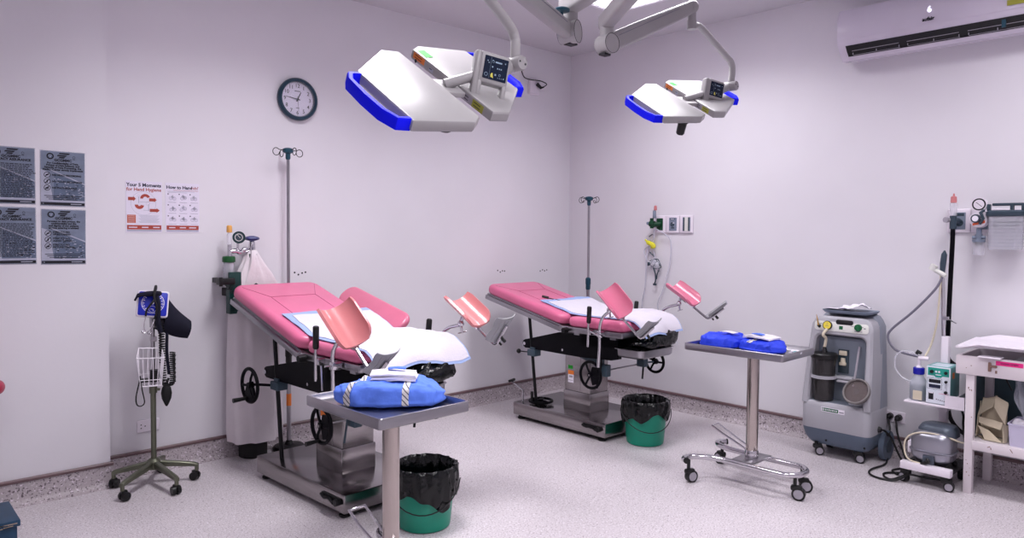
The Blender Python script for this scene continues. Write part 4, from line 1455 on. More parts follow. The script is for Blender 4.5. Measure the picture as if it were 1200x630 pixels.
m.slot(3).poly([(0.405, 0.171, 0.0022), (0.46, 0.171, 0.0022), (0.46, 0.195, 0.0026), (0.405, 0.195, 0.0026)], Fp)
m.slot(4).poly([(0.483, 0.138, 0.0016), (0.52, 0.138, 0.0016), (0.52, 0.168, 0.0022), (0.483, 0.168, 0.0022)], Fp)
m.flat('marking', ['display white', 'ink', 'label yellow', 'label grey', 'label orange'], fp)
m = MB()
m.loft([[V((x, y, z)) for x, z in ((-0.1365, 0.010), (-0.1835, 0.056), (-0.206, 0.083), (-0.208, 0.081), (-0.186, 0.052), (-0.139, 0.007))] for y in (y0 + 0.05, y1 - 0.05)])
m.build('air_slot', 'vent black', t)
m = MB()
d = V((-0.045, 0, 0.045)).normalized()
for k in range(3):
    yc = -0.33 + 0.33 * k
    for dy in (-0.145, -0.01, 0.01 + 0.125):
        m.box((-0.172, yc + dy, 0.042), (0.004, 0.004, 0.028))
    m.tube([(-0.1835, yc - 0.147, 0.050), (-0.1835, yc + 0.137, 0.050)], 0.0022, 5)
    m.tube([(-0.160, yc - 0.147, 0.027), (-0.160, yc + 0.137, 0.027)], 0.0022, 5)
m.build('louver_frame', 'label grey', t)
m = MB()
m.box((-0.196, -0.375, 0.068), (0.012, 0.02, 0.075), I4)
m.build('tape', 'tape teal', t)
m = MB()
m.loft([[V((x, y, z)) for x, z in ((-0.075, 0.0), (-0.142, -0.002), (-0.165, 0.018), (-0.160, 0.021), (-0.14, 0.004), (-0.075, 0.004))] for y in (y0 + 0.05, y1 - 0.05)])
m.build('flap', 'aircon white', t)

# ------------------------------------------------------------ blood pressure stand
t = thing('blood_pressure_stand', 'rolling blood pressure stand with blue square dial and white wire basket by the back wall', 'blood pressure monitor', (1.292, 4.365, 0))
m = MB()
m.lathe([(0.035, 0.085), (0.040, 0.09), (0.040, 0.13), (0.022, 0.145)], I4, 16)
m.build('hub', 'olive metal', t)
for k, (ex, ey) in enumerate(((-0.215, -0.19), (-0.195, 0.055), (0.03, -0.285), (0.20, -0.105), (0.10, 0.165))):
    d = V((ex, ey, 0)).normalized()
    L_ = V((ex, ey, 0)).length
    m = MB()
    s_ = V((-d.y, d.x, 0))
    rings = []
    for q, z, hh, ww in ((0.03, 0.115, 0.017, 0.016), (L_ * 0.55, 0.106, 0.014, 0.014), (L_ - 0.012, 0.095, 0.011, 0.013), (L_ + 0.008, 0.088, 0.010, 0.012)):
        rings.append([d * q + s_ * (a * ww) + V((0, 0, z + b * hh)) for a, b in ((-1, -1), (1, -1), (1, 0.6), (0.6, 1), (-0.6, 1), (-1, 0.6))])
    m.loft(rings)
    m.cyl(d * L_ + V((0, 0, 0.094)), d * L_ + V((0, 0, 0.058)), 0.011, None, 10)
    leg = m.build('leg', 'olive metal', t)
    a = R(37 * k + 20)
    c = d * L_ + V((0.012 * cos(a), 0.012 * sin(a), 0))
    wdir = V((-sin(a), cos(a), 0))
    m = MB()
    for q in (-1, 1):
        m.cyl(c + wdir * (q * 0.005) + V((0, 0, 0.026)), c + wdir * (q * 0.023) + V((0, 0, 0.026)), 0.026, 0.023, 18)
    m.box(c + V((0, 0, 0.043)), (0.03, 0.03, 0.032), bev=0.008)
    m.build('castor', 'black plastic', leg)
m = MB()
m.cyl((0, 0, 0.12), (0, 0, 0.555), 0.0150, None, 14)
m.cyl((0, 0, 0.52), (0, 0, 0.56), 0.021, None, 14)
m.cyl((0.0, 0.0, 0.54), (0.03, -0.02, 0.54), 0.008, None, 8)
m.build('lower_pole', 'olive metal', t)
m = MB()
m.cyl((0, 0, 0.55), (0, 0, 1.06), 0.0115, None, 14)
m.box((0, -0.012, 0.93), (0.036, 0.03, 0.07), bev=0.006)
m.box((0, -0.012, 0.83), (0.03, 0.028, 0.03), bev=0.004)
m.build('upper_pole', 'dull steel', t)
G = T(-0.008, -0.035, 1.030) @ RZ(-12) @ RX(90) @ RX(-14) @ RZ(-6)
m = MB()
m.slab(G @ T(0, 0, -0.022), 0.162, 0.150, 0.030, 0.014, 0.006, 3)
gb = m.build('gauge', 'white plastic', t)
m = MB()
m.slab(G @ T(0, 0, 0.008), 0.146, 0.134, 0.003, 0.010, 0.001, 2)
m.build('dial', 'gauge blue', gb)
m = MB()
G2 = G @ T(0.0, 0.004, 0.0115)
for k in range(27):
    a = 225 - 270 * k / 26
    big = k % 2 == 0
    m.rect(0, 0.049 if big else 0.051, 0.0035 if big else 0.0018, 0.012 if big else 0.007, G2 @ RZ(a - 90), 0.0004)
m.ring2(0, 0, 0.056, 0.0585, G2, 0.0004, 36)
m.ring2(0, -0.034, 0.017, 0.0185, G2, 0.0004, 24)
m.rect(-0.004, -0.034, 0.012, 0.003, G2, 0.0005)
m.rect(0.004, -0.040, 0.003, 0.010, G2, 0.0005)
m.prism([(-0.0022, -0.01), (0.0022, -0.01), (0.001, 0.038), (-0.001, 0.038)], 0.001, 0.002, G2 @ RZ(-6))
m.disc(0, 0, 0.007, G2, 0.0008)
m.flat('scale', 'paper white', gb)
# basket
m = MB()
def bk(x, y, z):
    return V((-0.035 + x, -0.075 + y, z))
topq = [bk(-0.085, -0.05, 0.745), bk(0.055, -0.055, 0.735), bk(0.075, 0.05, 0.775), bk(-0.045, 0.055, 0.785)]
botq = [bk(-0.062, -0.035, 0.585), bk(0.045, -0.04, 0.580), bk(0.052, 0.04, 0.595), bk(-0.045, 0.045, 0.60)]
midq = [a_.lerp(b_, 0.78) for a_, b_ in zip(topq, botq)]
for q, r_ in ((topq, 0.0042), (botq, 0.0032), (midq, 0.0022)):
    m.tube(q, r_, 6, closed=True)
for e in range(4):
    for k in range(5):
        f = k / 5
        m.tube([topq[e].lerp(topq[(e + 1) % 4], f), botq[e].lerp(botq[(e + 1) % 4], f)], 0.0020, 5)
for k in range(1, 5):
    m.tube([botq[0].lerp(botq[1], k / 5), botq[3].lerp(botq[2], k / 5)], 0.002, 5)
m.build('basket', 'wire white', t)
m = MB()
m.cyl(bk(0.02, 0.0, 0.600), bk(0.02, 0.0, 0.665), 0.024, None, 14)
m.box(bk(-0.03, 0.0, 0.612), (0.04, 0.035, 0.02), bev=0.004)
m.build('basket_roll', 'black plastic', t)
m = MB()
p0 = bk(-0.064, -0.036, 0.645)
m.tube([p0, p0 + V((-0.004, 0, -0.03)), p0 + V((-0.022, -0.003, -0.11)), p0 + V((-0.018, -0.003, -0.155)), p0 + V((0.004, -0.003, -0.165)), p0 + V((0.020, -0.003, -0.145)), p0 + V((0.010, 0, -0.08)), p0 + V((0.002, 0, -0.02)), p0], 0.0036, 6, sub=5)
m.build('cord_loop', 'wire black', t)
# coiled hose, cuff and bulb
m = MB()
pts = []
for i in range(260):
    f = i / 259
    s_ = f * 1.0
    if f < 0.55:
        cx, cz = 0.035 + 0.02 * f, 0.95 - 0.36 * f / 0.55
    else:
        g_ = (f - 0.55) / 0.45
        an = pi + pi * min(1, g_ / 0.35)
        if g_ < 0.35:
            cx, cz = 0.071 - 0.026 * cos(an - pi) , 0.585 - 0.028 * sin(an - pi)
        else:
            cx, cz = 0.097, 0.585 + 0.16 * (g_ - 0.35) / 0.65
    a = i * 1.15
    pts.append(V((cx + 0.014 * cos(a), -0.03 + 0.014 * sin(a), cz)))
m.tube(pts, 0.0046, 5)
m.build('coiled_hose', 'wire black', t)
m = MB()
m.tube([(0.005, -0.055, 1.075), (0.012, -0.062, 1.04), (0.013, -0.060, 0.98), (0.014, -0.058, 0.92), (0.03, -0.045, 0.87)], 0.014, 8, sub=3)
m.tube([(0.07, 0.0, 1.0), (0.075, -0.01, 0.9), (0.072, -0.01, 0.75), (0.08, -0.02, 0.62)], 0.009, 8, sub=3)
m.tube([(-0.10, -0.035, 1.055), (-0.085, -0.045, 1.083), (-0.04, -0.05, 1.090), (0.0, -0.045, 1.090), (0.03, -0.03, 1.085), (0.055, -0.01, 1.07)], [0.006, 0.013, 0.016, 0.016, 0.016, 0.014], 8, sub=3)
m.build('hose', 'cuff navy', t)
def cuff(u, v):
    a_, b_, c_, d_ = V((0.065, 0.01, 1.070)), V((0.195, 0.0, 0.915)), V((0.178, 0.0, 0.825)), V((0.045, 0.01, 0.872))
    q = a_.lerp(b_, u).lerp(d_.lerp(c_, u), v)
    q.y += -0.055 * sin(pi * (0.15 + 0.7 * v)) + 0.01 * sin(5 * u)
    q.z -= 0.010 * sin(pi * u)
    return q
m = MB()
m.sheet(cuff, 16, 10, 0.014)
m.sheet(lambda u, v: cuff(u, v) + V((-0.008, 0.055 + 0.09 * sin(pi * (0.15 + 0.7 * v)) - 0.02 * u, 0.004)), 12, 8, 0.012)
m.build('cuff', 'cuff navy', t, 60)
m = MB()
m.lathe([(0.005, -0.075), (0.012, -0.062), (0.025, -0.03), (0.029, 0.0), (0.024, 0.03), (0.012, 0.05), (0.009, 0.062)], T(0.062, -0.03, 0.515), 18)
m.cyl((0.062, -0.03, 0.57), (0.075, -0.03, 0.60), 0.007, None, 8)
m.build('bulb', 'rubber', t)
# stethoscope hanging over the dial
t = thing('stethoscope', 'stethoscope hanging over the blue dial of the blood pressure stand', 'stethoscope', (1.292, 4.360, 0.02))
m = MB()
m.tube([(-0.012, -0.075, 1.04), (-0.03, -0.085, 1.02), (-0.055, -0.085, 0.985), (-0.06, -0.08, 0.95)], 0.0052, 8, sub=4)
m.tube([(-0.012, -0.075, 1.04), (-0.004, -0.085, 1.00), (-0.008, -0.085, 0.96), (-0.015, -0.08, 0.93)], 0.0052, 8, sub=4)
m.tube([(-0.012, -0.075, 1.04), (-0.010, -0.065, 1.072), (0.004, -0.05, 1.098), (0.012, -0.02, 1.11), (0.015, 0.01, 1.08)], 0.007, 8, sub=4)
m.build('tubing', 'wire black', t)
m = MB()
m.tube([(-0.06, -0.08, 0.95), (-0.068, -0.075, 0.91), (-0.066, -0.072, 0.875), (-0.056, -0.072, 0.862), (-0.068, -0.075, 0.855)], 0.003, 6, sub=4)
m.tube([(-0.015, -0.08, 0.93), (-0.022, -0.075, 0.90), (-0.036, -0.072, 0.872), (-0.05, -0.072, 0.855), (-0.04, -0.075, 0.848)], 0.003, 6, sub=4)
m.ball((-0.075, -0.076, 0.862), 0.0075)
m.ball((-0.034, -0.076, 0.85), 0.0075)
m.build('ear_tube', 'chrome', t)

# ------------------------------------------------------------ oxygen cylinder under a white cloth
CX, CY = 1.930, 4.500
t = thing('oxygen_cylinder', 'tall oxygen cylinder wrapped in a white cloth, blue valve and gauge on top', 'gas cylinder', (CX, CY, 0))
m = MB()
m.lathe([(0.07, 0.10), (0.080, 0.115), (0.080, 0.95), (0.066, 1.08), (0.05, 1.18), (0.035, 1.23), (0.032, 1.30)], I4, 28)
m.build('body', 'cylinder green', t)
MB().lathe([(0.082, 0.0), (0.088, 0.006), (0.088, 0.11), (0.082, 0.125)], I4, 24).build('base_ring', 'rubber', t)
m = MB()
m.lathe([(0.022, 1.28), (0.026, 1.30), (0.022, 1.325), (0.018, 1.375), (0.012, 1.39)], I4, 14)
m.cyl((-0.02, 0, 1.315), (-0.075, -0.01, 1.31), 0.014, None, 10)
m.build('valve', 'chrome', t)
m = MB()
m.lathe([(0.016, 1.382), (0.042, 1.390), (0.047, 1.398), (0.042, 1.406), (0.014, 1.415)], I4, 20, wob=lambda p, a, k: V((p.x * (1 + 0.10 * cos(5 * a) * (k in (1, 2, 3))), p.y * (1 + 0.10 * cos(5 * a) * (k in (1, 2, 3))), p.z)))
m.build('valve_wheel', 'valve blue', t)
m = MB()
m.tube([(-0.03, 0, 1.325), (-0.055, -0.012, 1.330), (-0.07, -0.015, 1.315), (-0.09, -0.02, 1.310), (-0.11, -0.02, 1.320), (-0.152, -0.02, 1.315)], [0.014, 0.017, 0.014, 0.016, 0.017, 0.013], 10, sub=3)
m.cyl((-0.10, -0.02, 1.315), (-0.10, -0.025, 1.37), 0.008, None, 8)
m.cyl((-0.152, -0.02, 1.27), (-0.152, -0.02, 1.36), 0.013, None, 12)
rg = m.build('regulator', 'chrome', t)
Gm = T(-0.098, -0.035, 1.405) @ RZ(-25) @ RX(90)
m = MB()
m.cyl((0, 0, -0.022), (0, 0, 0.010), 0.038, None, 24, Gm)
m.build('gauge', 'cylinder green', rg)
m = MB()
m.slot(0).disc(0, 0, 0.031, Gm, 0.0105)
m.slot(1).ring2(0, 0, 0.020, 0.024, Gm, 0.0108)
m.slot(1).rect(0.004, 0.004, 0.003, 0.026, Gm @ RZ(40), 0.0108)
m.flat('gauge_face', ['outlet dark', 'panel cream'], rg)
m = MB()
m.lathe([(0.011, 1.355), (0.015, 1.36), (0.014, 1.425), (0.009, 1.435)], T(-0.152, -0.02, 0), 14)
m.build('flow_tube', 'clear plastic', rg)
MB().lathe([(0.015, 1.435), (0.017, 1.44), (0.016, 1.475), (0.011, 1.48)], T(-0.152, -0.02, 0), 12).build('flow_cap', 'amber cap', rg)
m = MB()
m.lathe([(0.014, 1.29), (0.036, 1.286), (0.039, 1.276), (0.039, 1.252), (0.03, 1.248)], T(-0.157, -0.02, 0), 20)
m.build('humidifier_lid', 'cap green', rg)
m = MB()
m.lathe([(0.030, 1.135), (0.033, 1.14), (0.032, 1.25), (0.029, 1.25), (0.029, 1.15)], T(-0.157, -0.02, 0), 20)
m.build('humidifier_jar', 'clear plastic', rg)
m = MB()
m.cyl((-0.157, -0.02, 1.15), (-0.157, -0.02, 1.25), 0.009, None, 10)
m.build('dip_tube', 'cap green', rg)
m = MB()
m.box((-0.157, -0.02, 1.140), (0.050, 0.050, 0.022), bev=0.006)
m.build('humidifier_base', 'paper white', rg)

# the cloth: narrow round the neck, wide hem, hanging in folds
t = thing('cloth_cover', 'white cloth hanging over the oxygen cylinder in long folds', 'cloth', (CX, CY, 0))
m = MB()
H = [(1.325, 0.028), (1.28, 0.042), (1.23, 0.062), (1.18, 0.090), (1.10, 0.126), (1.0, 0.142), (0.85, 0.148), (0.65, 0.155), (0.45, 0.163), (0.3, 0.168), (0.2, 0.166), (0.115, 0.160)]
rings = []
NN = 72
for k, (z, r_) in enumerate(H):
    ring = []
    f = k / (len(H) - 1)
    for j in range(NN):
        a = 2 * pi * j / NN
        amp = 0.006 + 0.015 * f + (0.008 if z > 1.1 else 0)
        fold = amp * (0.6 * sin(9 * a + 1.2 * sin(3 * z + a)) + 0.4 * sin(5 * a + 2.0 + z * 2))
        rr = r_ + fold + 0.012 * nz((cos(a), sin(a), z), 3.0, 2)
        # a corner of the cloth swings out to the right at the top
        if z > 0.9:
            rr += 0.055 * max(0, cos(a - R(-12))) ** 6 * min(1, (1.26 - z) / 0.2) * (1 if z > 0.95 else 0.5)
        x, y = rr * cos(a), rr * sin(a)
        if z < 0.35:
            x += 0.02 * (0.35 - z)
        ylo = -0.060 if z > 0.98 else -0.060 - min(1, (0.98 - z) / 0.12) * 0.09
        y = y * 0.5 if y > 0 else max(y, ylo)
        y = min(y, 0.083)
        ring.append(V((x, y, z - (0.03 * max(0, sin(a + 0.6)) if k == len(H) - 1 else 0))))
    rings.append(ring)
# turn back up inside so the cloth has thickness
for k in range(len(H) - 1, -1, -1):
    rings.append([V((p.x * 0.975, p.y * 0.975, p.z)) for p in rings[k]])
m.loft(rings, caps=False, loop=True)
m.build('drape', 'cloth white', t, 80)

# wall bracket with safety chain, left of the cylinder, and a dark green folder behind it
t = thing('wall_bracket', 'black clamp with a hanging chain left of the cloth covered cylinder', 'bracket', (1.700, 4.40, 1.135))
m = MB()
m.box((0.03, 0.02, 0), (0.10, 0.05, 0.040), bev=0.005)
m.box((0.03, 0.12, 0), (0.03, 0.17, 0.03))
m.box((-0.01, -0.006, 0), (0.02, 0.01, 0.055), bev=0.002)
m.build('clamp', 'black plastic', t)
m = MB()
for k in range(11):
    x, z = 0.02 + 0.0125 * k, -0.025 - 0.0145 * k + 0.0006 * k * k
    m.torus(T(x, -0.01, z) @ RY(45) @ (RX(90) if k % 2 else RX(20)), 0.008, 0.0026, 10, 5)
m.build('chain', 'dark metal', t)
t = thing('green_board', 'narrow dark green box fixed to the wall between the black clamp and the cloth', 'box', (1.795, 4.46, 0.93))
m = MB()
m.box((0, 0, 0.13), (0.075, 0.06, 0.26), bev=0.004)
m.build('case', 'cylinder green', t)
m = MB()
m.box((0, 0.08, 0.13), (0.04, 0.12, 0.05))
m.build('wall_arm', 'black plastic', t)

# ------------------------------------------------------------ green bins with black liners
def bin_pair(x, y, lab1, lab2, seed, tall, dp=0.0):
    t = thing('waste_bin', lab1, 'bin', (x, y, 0), 0, None)
    hb = tall
    m = MB()
    m.lathe([(0.118, 0.0), (0.126, 0.006), (0.129, 0.02), (0.152, hb - 0.012), (0.158, hb), (0.150, hb), (0.146, hb - 0.01), (0.124, 0.02), (0.11, 0.012)], I4, 40)
    m.build('body', 'bin green', t)
    m = MB()
    m.tube([(0.176 * cos(R(a)), 0.176 * sin(R(a)), hb - 0.05 - 0.125 * sin(pi * (a + 215) / 170)) for a in range(-215, -44, 10)], 0.0032, 6)
    m.build('bail_handle', 'black plastic', t)
    b = thing('bin_liner', lab2, 'bin liner', (x, y, 0), 0, None)
    m = MB()
    N_ = 128
    prof = []
    rings = []
    rows = [(-0.0, 0.0)]
    def P(r_, z, a, k, amp):
        d = nz((cos(a) * 2, sin(a) * 2, z * 9 + k), 2.2, seed) * amp + nz((cos(a) * 6, sin(a) * 6, z * 20), 1.5, seed + 3) * amp * 0.6
        return V(((r_ + d) * cos(a), (r_ + d) * sin(a), z + d * 0.4))
    rows = [(0.160, hb - 0.130 + dp, 0.010), (0.164, hb - 0.10 + dp, 0.014), (0.166, hb - 0.07 + dp * 0.6, 0.014), (0.166, hb - 0.04, 0.012), (0.165, hb - 0.005, 0.010), (0.161, hb + 0.018, 0.009),
            (0.152, hb + 0.022, 0.006), (0.140, hb + 0.006, 0.008), (0.132, hb - 0.05, 0.014), (0.124, hb - 0.12, 0.016), (0.112, 0.08, 0.012), (0.085, 0.045, 0.008), (0.03, 0.04, 0.004)]
    for k, (r_, z, amp) in enumerate(rows):
        ring = []
        for j in range(N_):
            a = 2 * pi * j / N_
            zz = z
            if k < 2:
                zz += 0.05 * nz((cos(a) * 1.5, sin(a) * 1.5, seed), 1.3, seed) + 0.02 * sin(a * 2 + seed)
            rr = (r_ if k > 4 else max(r_, 0.161)) + (0.0035 * sin(19 * a + 3 * sin(2 * a + seed) + k * 0.5) if k < 10 else 0)
            ring.append(P(rr, zz, a, k, amp))
        rings.append(ring)
    m.loft(rings, caps=False)
    m.build('bag', 'bag black', b, 70)
    return t
bin_pair(2.095, 2.86, 'green waste bin on the floor behind the nearer instrument table', 'black liner bag folded over the rim of the nearer green waste bin', 1.3, 0.285)
bin_pair(4.072, 2.985, 'green waste bin standing at the foot of the farther bed', 'black liner bag folded over the rim of the farther green bin', 6.1, 0.285, 0.035)

# ------------------------------------------------------------ instrument (mayo style) tables
def castor_wheel(m1, m2, c, yaw, r_=0.036):
    a = R(yaw)
    d = V((cos(a), sin(a), 0))
    w = V((-sin(a), cos(a), 0))
    c = V(c)
    o_ = c + d * 0.02
    m1.cyl(o_ + w * -0.016 + V((0, 0, r_)), o_ + w * 0.016 + V((0, 0, r_)), r_, None, 22)
    m1.box((0, 0, 0), (0.06, 0.036, 0.03), T(*(c + d * 0.008 + V((0, 0, r_ + 0.030)))) @ RZ(yaw), bev=0.01)
    for q, m2 in ((-1, m2[0]), (1, m2[1])):
        m2.cyl(o_ + w * (q * 0.0155) + V((0, 0, r_)), o_ + w * (q * 0.0185) + V((0, 0, r_)), r_ * 0.74, r_ * 0.70, 18)
    return r_ * 2

def instrument_table(label, x, y, ztop, tw, tl, off, rz):
    t = thing('instrument_table', label, 'instrument table', (x, y, 0), rz)
    m = MB()
    S = T(off[0], off[1], 0)
    zr = ztop
    rings = []
    def ro(w_, l_, z, r_=0.012):
        return [S @ V((a, b, z)) for a, b in rrect(w_, l_, r_, 3)]
    rings = [ro(tw - 0.012, tl - 0.012, zr - 0.042), ro(tw, tl, zr - 0.038), ro(tw, tl, zr - 0.003), ro(tw - 0.004, tl - 0.004, zr), ro(tw - 0.016, tl - 0.016, zr), ro(tw - 0.020, tl - 0.020, zr - 0.004),
             ro(tw - 0.028, tl - 0.028, zr - 0.024), ro(tw - 0.034, tl - 0.034, zr - 0.027)]
    m.loft(rings)
    m.build('tray', 'dull steel', t)
    m = MB()
    m.box((off[0], off[1], zr - 0.050), (0.24, 0.10, 0.014))
    m.box((off[0] * 0.5, off[1] * 0.5, zr - 0.052), (0.12, 0.12, 0.018))
    m.build('tray_support', 'dull steel', t)
    m = MB()
    m.cyl((0, 0, 0.155), (0, 0, zr - 0.055), 0.0335, None, 28)
    m.build('column', 'polished column', t)
    m = MB()
    m.lathe([(0.036, 0.155), (0.037, 0.16), (0.037, 0.195), (0.034, 0.20)], I4, 28)
    m.build('column_collar', 'chrome', t)
    m = MB()
    m.box((0.0, 0.0, 0.150), (0.23, 0.13, 0.012), bev=0.002)
    m.build('column_plate', 'dull steel', t)
    m = MB()
    zf = 0.135
    pts = [(-0.275, 0.265, zf), (-0.262, 0.285, zf), (-0.225, 0.295, zf), (-0.18, 0.275, zf), (-0.135, 0.22, zf), (-0.110, 0.14, zf), (-0.107, 0.0, zf), (-0.107, -0.20, zf), (-0.095, -0.26, zf), (-0.05, -0.30, zf), (0.0, -0.308, zf), (0.05, -0.30, zf),
           (0.095, -0.26, zf), (0.107, -0.20, zf), (0.107, 0.0, zf), (0.110, 0.16, zf), (0.125, 0.25, zf), (0.16, 0.31, zf), (0.21, 0.325, zf), (0.245, 0.30, zf)]
    m.tube(pts, 0.0165, 12, sub=4)
    m.build('foot_frame', 'chrome', t)
    MB().cyl((-0.277, 0.262, zf), (-0.281, 0.256, zf), 0.018, None, 12).build('end_cap', 'black plastic', t)
    MB().cyl((0.246, 0.299, zf), (0.252, 0.293, zf), 0.018, None, 12).build('end_cap', 'black plastic', t)
    for cx, cy, yw in ((-0.25, 0.262, -20), (-0.062, -0.287, -75), (0.085, -0.262, -60), (0.20, 0.300, 70)):
        m1, m2 = MB(), (MB(), MB())
        hh = castor_wheel(m1, m2, (cx, cy, 0), yw)
        m1.cyl((cx, cy, hh), (cx, cy, zf), 0.010, None, 10)
        c_ = m1.build('castor', 'black plastic', t)
        for q in m2:
            q.build('wheel_cap', 'label grey', c_)
    m = MB()
    m.tube([(-0.033, 0.02, 0.205), (-0.042, 0.09, 0.24), (-0.045, 0.16, 0.268), (-0.042, 0.235, 0.302), (0.036, 0.24, 0.302), (0.036, 0.16, 0.262), (0.033, 0.09, 0.23), (0.033, 0.02, 0.20)], 0.0062, 8)
    m.build('pedal', 'chrome', t)
    return t
instrument_table('nearer steel instrument table carrying one taped blue bundle', 1.556, 2.345, 0.795, 0.415, 0.515, (0.0, 0.03), 1.5)
instrument_table('farther steel instrument table carrying two blue bundles, beside the grey suction machine', 3.85, 2.065, 0.792, 0.412, 0.618, (0.085, 0.078), 1.2)

# wrapped bundles
def bundle(name, label, loc, rz, a, b, h, material, seed, tapes, pinch, M0=None):
    t = thing(name, label, 'wrapped bundle', loc, rz)
    def base(th, ph, off=0.0):
        c, s = cos(ph), sin(ph)
        e = lambda v, k: math.copysign(abs(v) ** k, v)
        x = a * e(c, 0.55) * e(cos(th), 0.75)
        y = b * e(c, 0.55) * e(sin(th), 0.75)
        z = h * (0.5 + 0.5 * e(s, 0.42))
        f = abs(x) / a
        k = 1 - pinch * max(0, f - 0.55) / 0.45
        z *= 0.35 + 0.65 * k if f > 0.55 else 1
        y *= 1 - 0.25 * pinch * max(0, f - 0.7) / 0.3
        p = V((x, y, z))
        rg_ = lambda q: (1 - abs(q)) ** 6
        d = 0.014 * nz(p, 9, seed) + 0.011 * rg_(nz(p, 7, seed + 4) * 2.2) + 0.008 * rg_(nz(V((p.x * 1.6, p.y * 0.6, p.z)), 15, seed + 8) * 2.0) + 0.014 * sin(x * 38 + seed + 6 * y) * max(0, f - 0.4) - 0.010
        p.x += math.copysign(0.035 * pinch * max(0, 1 - 1.6 * abs(y) / b) * max(0, f - 0.75) / 0.25, x)
        nrm = V((x / a, y / b, (z - h / 2) / h * 1.4))
        nrm = nrm.normalized() if nrm.length > 1e-6 else V((0, 0, 1))
        if z < h * 0.25:
            d *= 0.35
        p = p + nrm * (d + off)
        p.z = max(p.z, 0.0006)
        return p
    m = MB()
    rings = []
    for i in range(1, 44):
        ph = -pi / 2 + pi * i / 44
        rings.append([base(2 * pi * j / 110, ph) for j in range(110)])
    m.loft(rings)
    m.build('wrap', material, t, 75)
    # folded flap edge running over the top
    for (x0, tilt, w_, full) in tapes:
        m = MB()
        def strip(u, v):
            # u across the bundle (front to back), v along the tape width
            best = None
            yy = (-1 + 2 * u)
            ang_ph = pi / 2 - abs(yy) * (pi / 2 + (0.45 if full else -0.35))
            xx = x0 + tilt * yy * 0.5 + (v - 0.5) * w_
            # find theta giving this x at this ph
            c = max(1e-3, cos(ang_ph)) ** 0.55
            q = max(-1, min(1, xx / (a * c)))
            th = math.acos(math.copysign(abs(q) ** (1 / 0.75), q))
            th = th if yy < 0 else th
            p = base(-th if yy < 0 else th, ang_ph, 0.003)
            return p
        m.sheet(strip, 26, 4, 0.0012)
        m.build('tape', 'striped tape', t, 70)
    return t
bundle('wrapped_bundle', 'blue cloth bundle with two striped tapes on the nearer instrument table', (1.575, 2.375, 0.768), -40, 0.205, 0.112, 0.102, 'wrap blue', 2.0, [(-0.125, 0.07, 0.026, True), (0.075, 0.02, 0.026, True)], 0.5)
bundle('wrapped_bundle', 'deep blue bundle at the left end of the farther instrument table', (3.915, 2.308, 0.765), 92, 0.128, 0.125, 0.085, 'deep wrap blue', 5.0, [], 0.35)
bundle('wrapped_bundle', 'deep blue bundle with papers on it, right of the other on the farther table', (3.935, 2.055, 0.765), 80, 0.130, 0.120, 0.078, 'deep wrap blue', 11.0, [(0.02, 0.0, 0.026, False)], 0.55)

def stack(name, label, cat, loc, rz, sheets, w_, l_, dz, strip):
    t = thing(name, label, cat, loc, rz)
    rnd = random.Random(int(loc[0] * 100))
    m = MB()
    z = 0.0
    for k in range(sheets):
        A = rnd.uniform(-7, 7)
        ox, oy = rnd.uniform(-0.008, 0.008), rnd.uniform(-0.006, 0.006)
        def fn(u, v, z=z, A=A, ox=ox, oy=oy):
            p = RZ(A) @ V(((u - 0.5) * w_ + ox, (v - 0.5) * l_ + oy, 0))
            p.z = z + 0.0045 * sin(3 * (u - 0.4) + A) * 0.5 + 0.003 * nz(p, 20, A) - 0.010 * (abs(u - 0.5) * 2) ** 2 * 0.5
            return p
        m.sheet(fn, 14, 8, dz * 0.8)
        z += dz
    m.build('folded_layers', 'paper white', t, 60)
    if strip:
        m = MB()
        m.sheet(lambda u, v: V(((u - 0.5) * 0.07 + 0.01, (v - 0.5) * 0.03 + 0.015, z + 0.003 + 0.003 * sin(u * 3))), 6, 3, 0.005)
        m.build('blue_strip', 'wrap blue', t)
    return t
stack('folded_cloths', 'small stack of folded white cloths on the blue bundle of the nearer table', 'cloths', (1.592, 2.378, 0.874), -40, 3, 0.175, 0.115, 0.009, True)
stack('folded_papers', 'white papers lying on the right blue bundle of the farther table', 'papers', (3.945, 2.07, 0.848), 82, 2, 0.17, 0.13, 0.006, True)
t = thing('sticker_patch', 'small white patch on top of the left blue bundle on the farther table', 'paper', (3.91, 2.26, 0.858), 80)
m = MB()
m.sheet(lambda u, v: V(((u - 0.5) * 0.10, (v - 0.5) * 0.05, 0.004 * sin(pi * u))), 8, 4, 0.003)
m.build('patch', 'paper white', t)
t = thing('plastic_pouch', 'small clear and white plastic pouch at the right end of the farther table', 'pouch', (3.985, 1.885, 0.768), 30)
m = MB()
m.sheet(lambda u, v: V(((u - 0.5) * 0.13, (v - 0.5) * 0.07 * (1 - 0.3 * u), 0.008 + 0.006 * sin(u * 6) + 0.004 * cos(v * 5))), 14, 8, 0.003)
m.build('pouch', 'clear film', t)
m = MB()
m.ball((-0.04, 0.0, 0.013), 0.013, (1.2, 1, 0.7))
m.build('plug', 'device side', t)
m = MB()
m.sheet(lambda u, v: V(((u - 0.3) * 0.09, (v - 0.5) * 0.045 * (1 - 0.8 * u), 0.016 + 0.004 * sin(u * 5))), 8, 5, 0.002)
m.build('slip', 'paper white', t)

# ------------------------------------------------------------ suction machine by the right wall
SX, SY = 4.66, 1.935
t = thing('suction_machine', 'tall grey medical suction machine on castors by the right wall, dark canister in front', 'suction machine', (SX, SY, 0), 0)
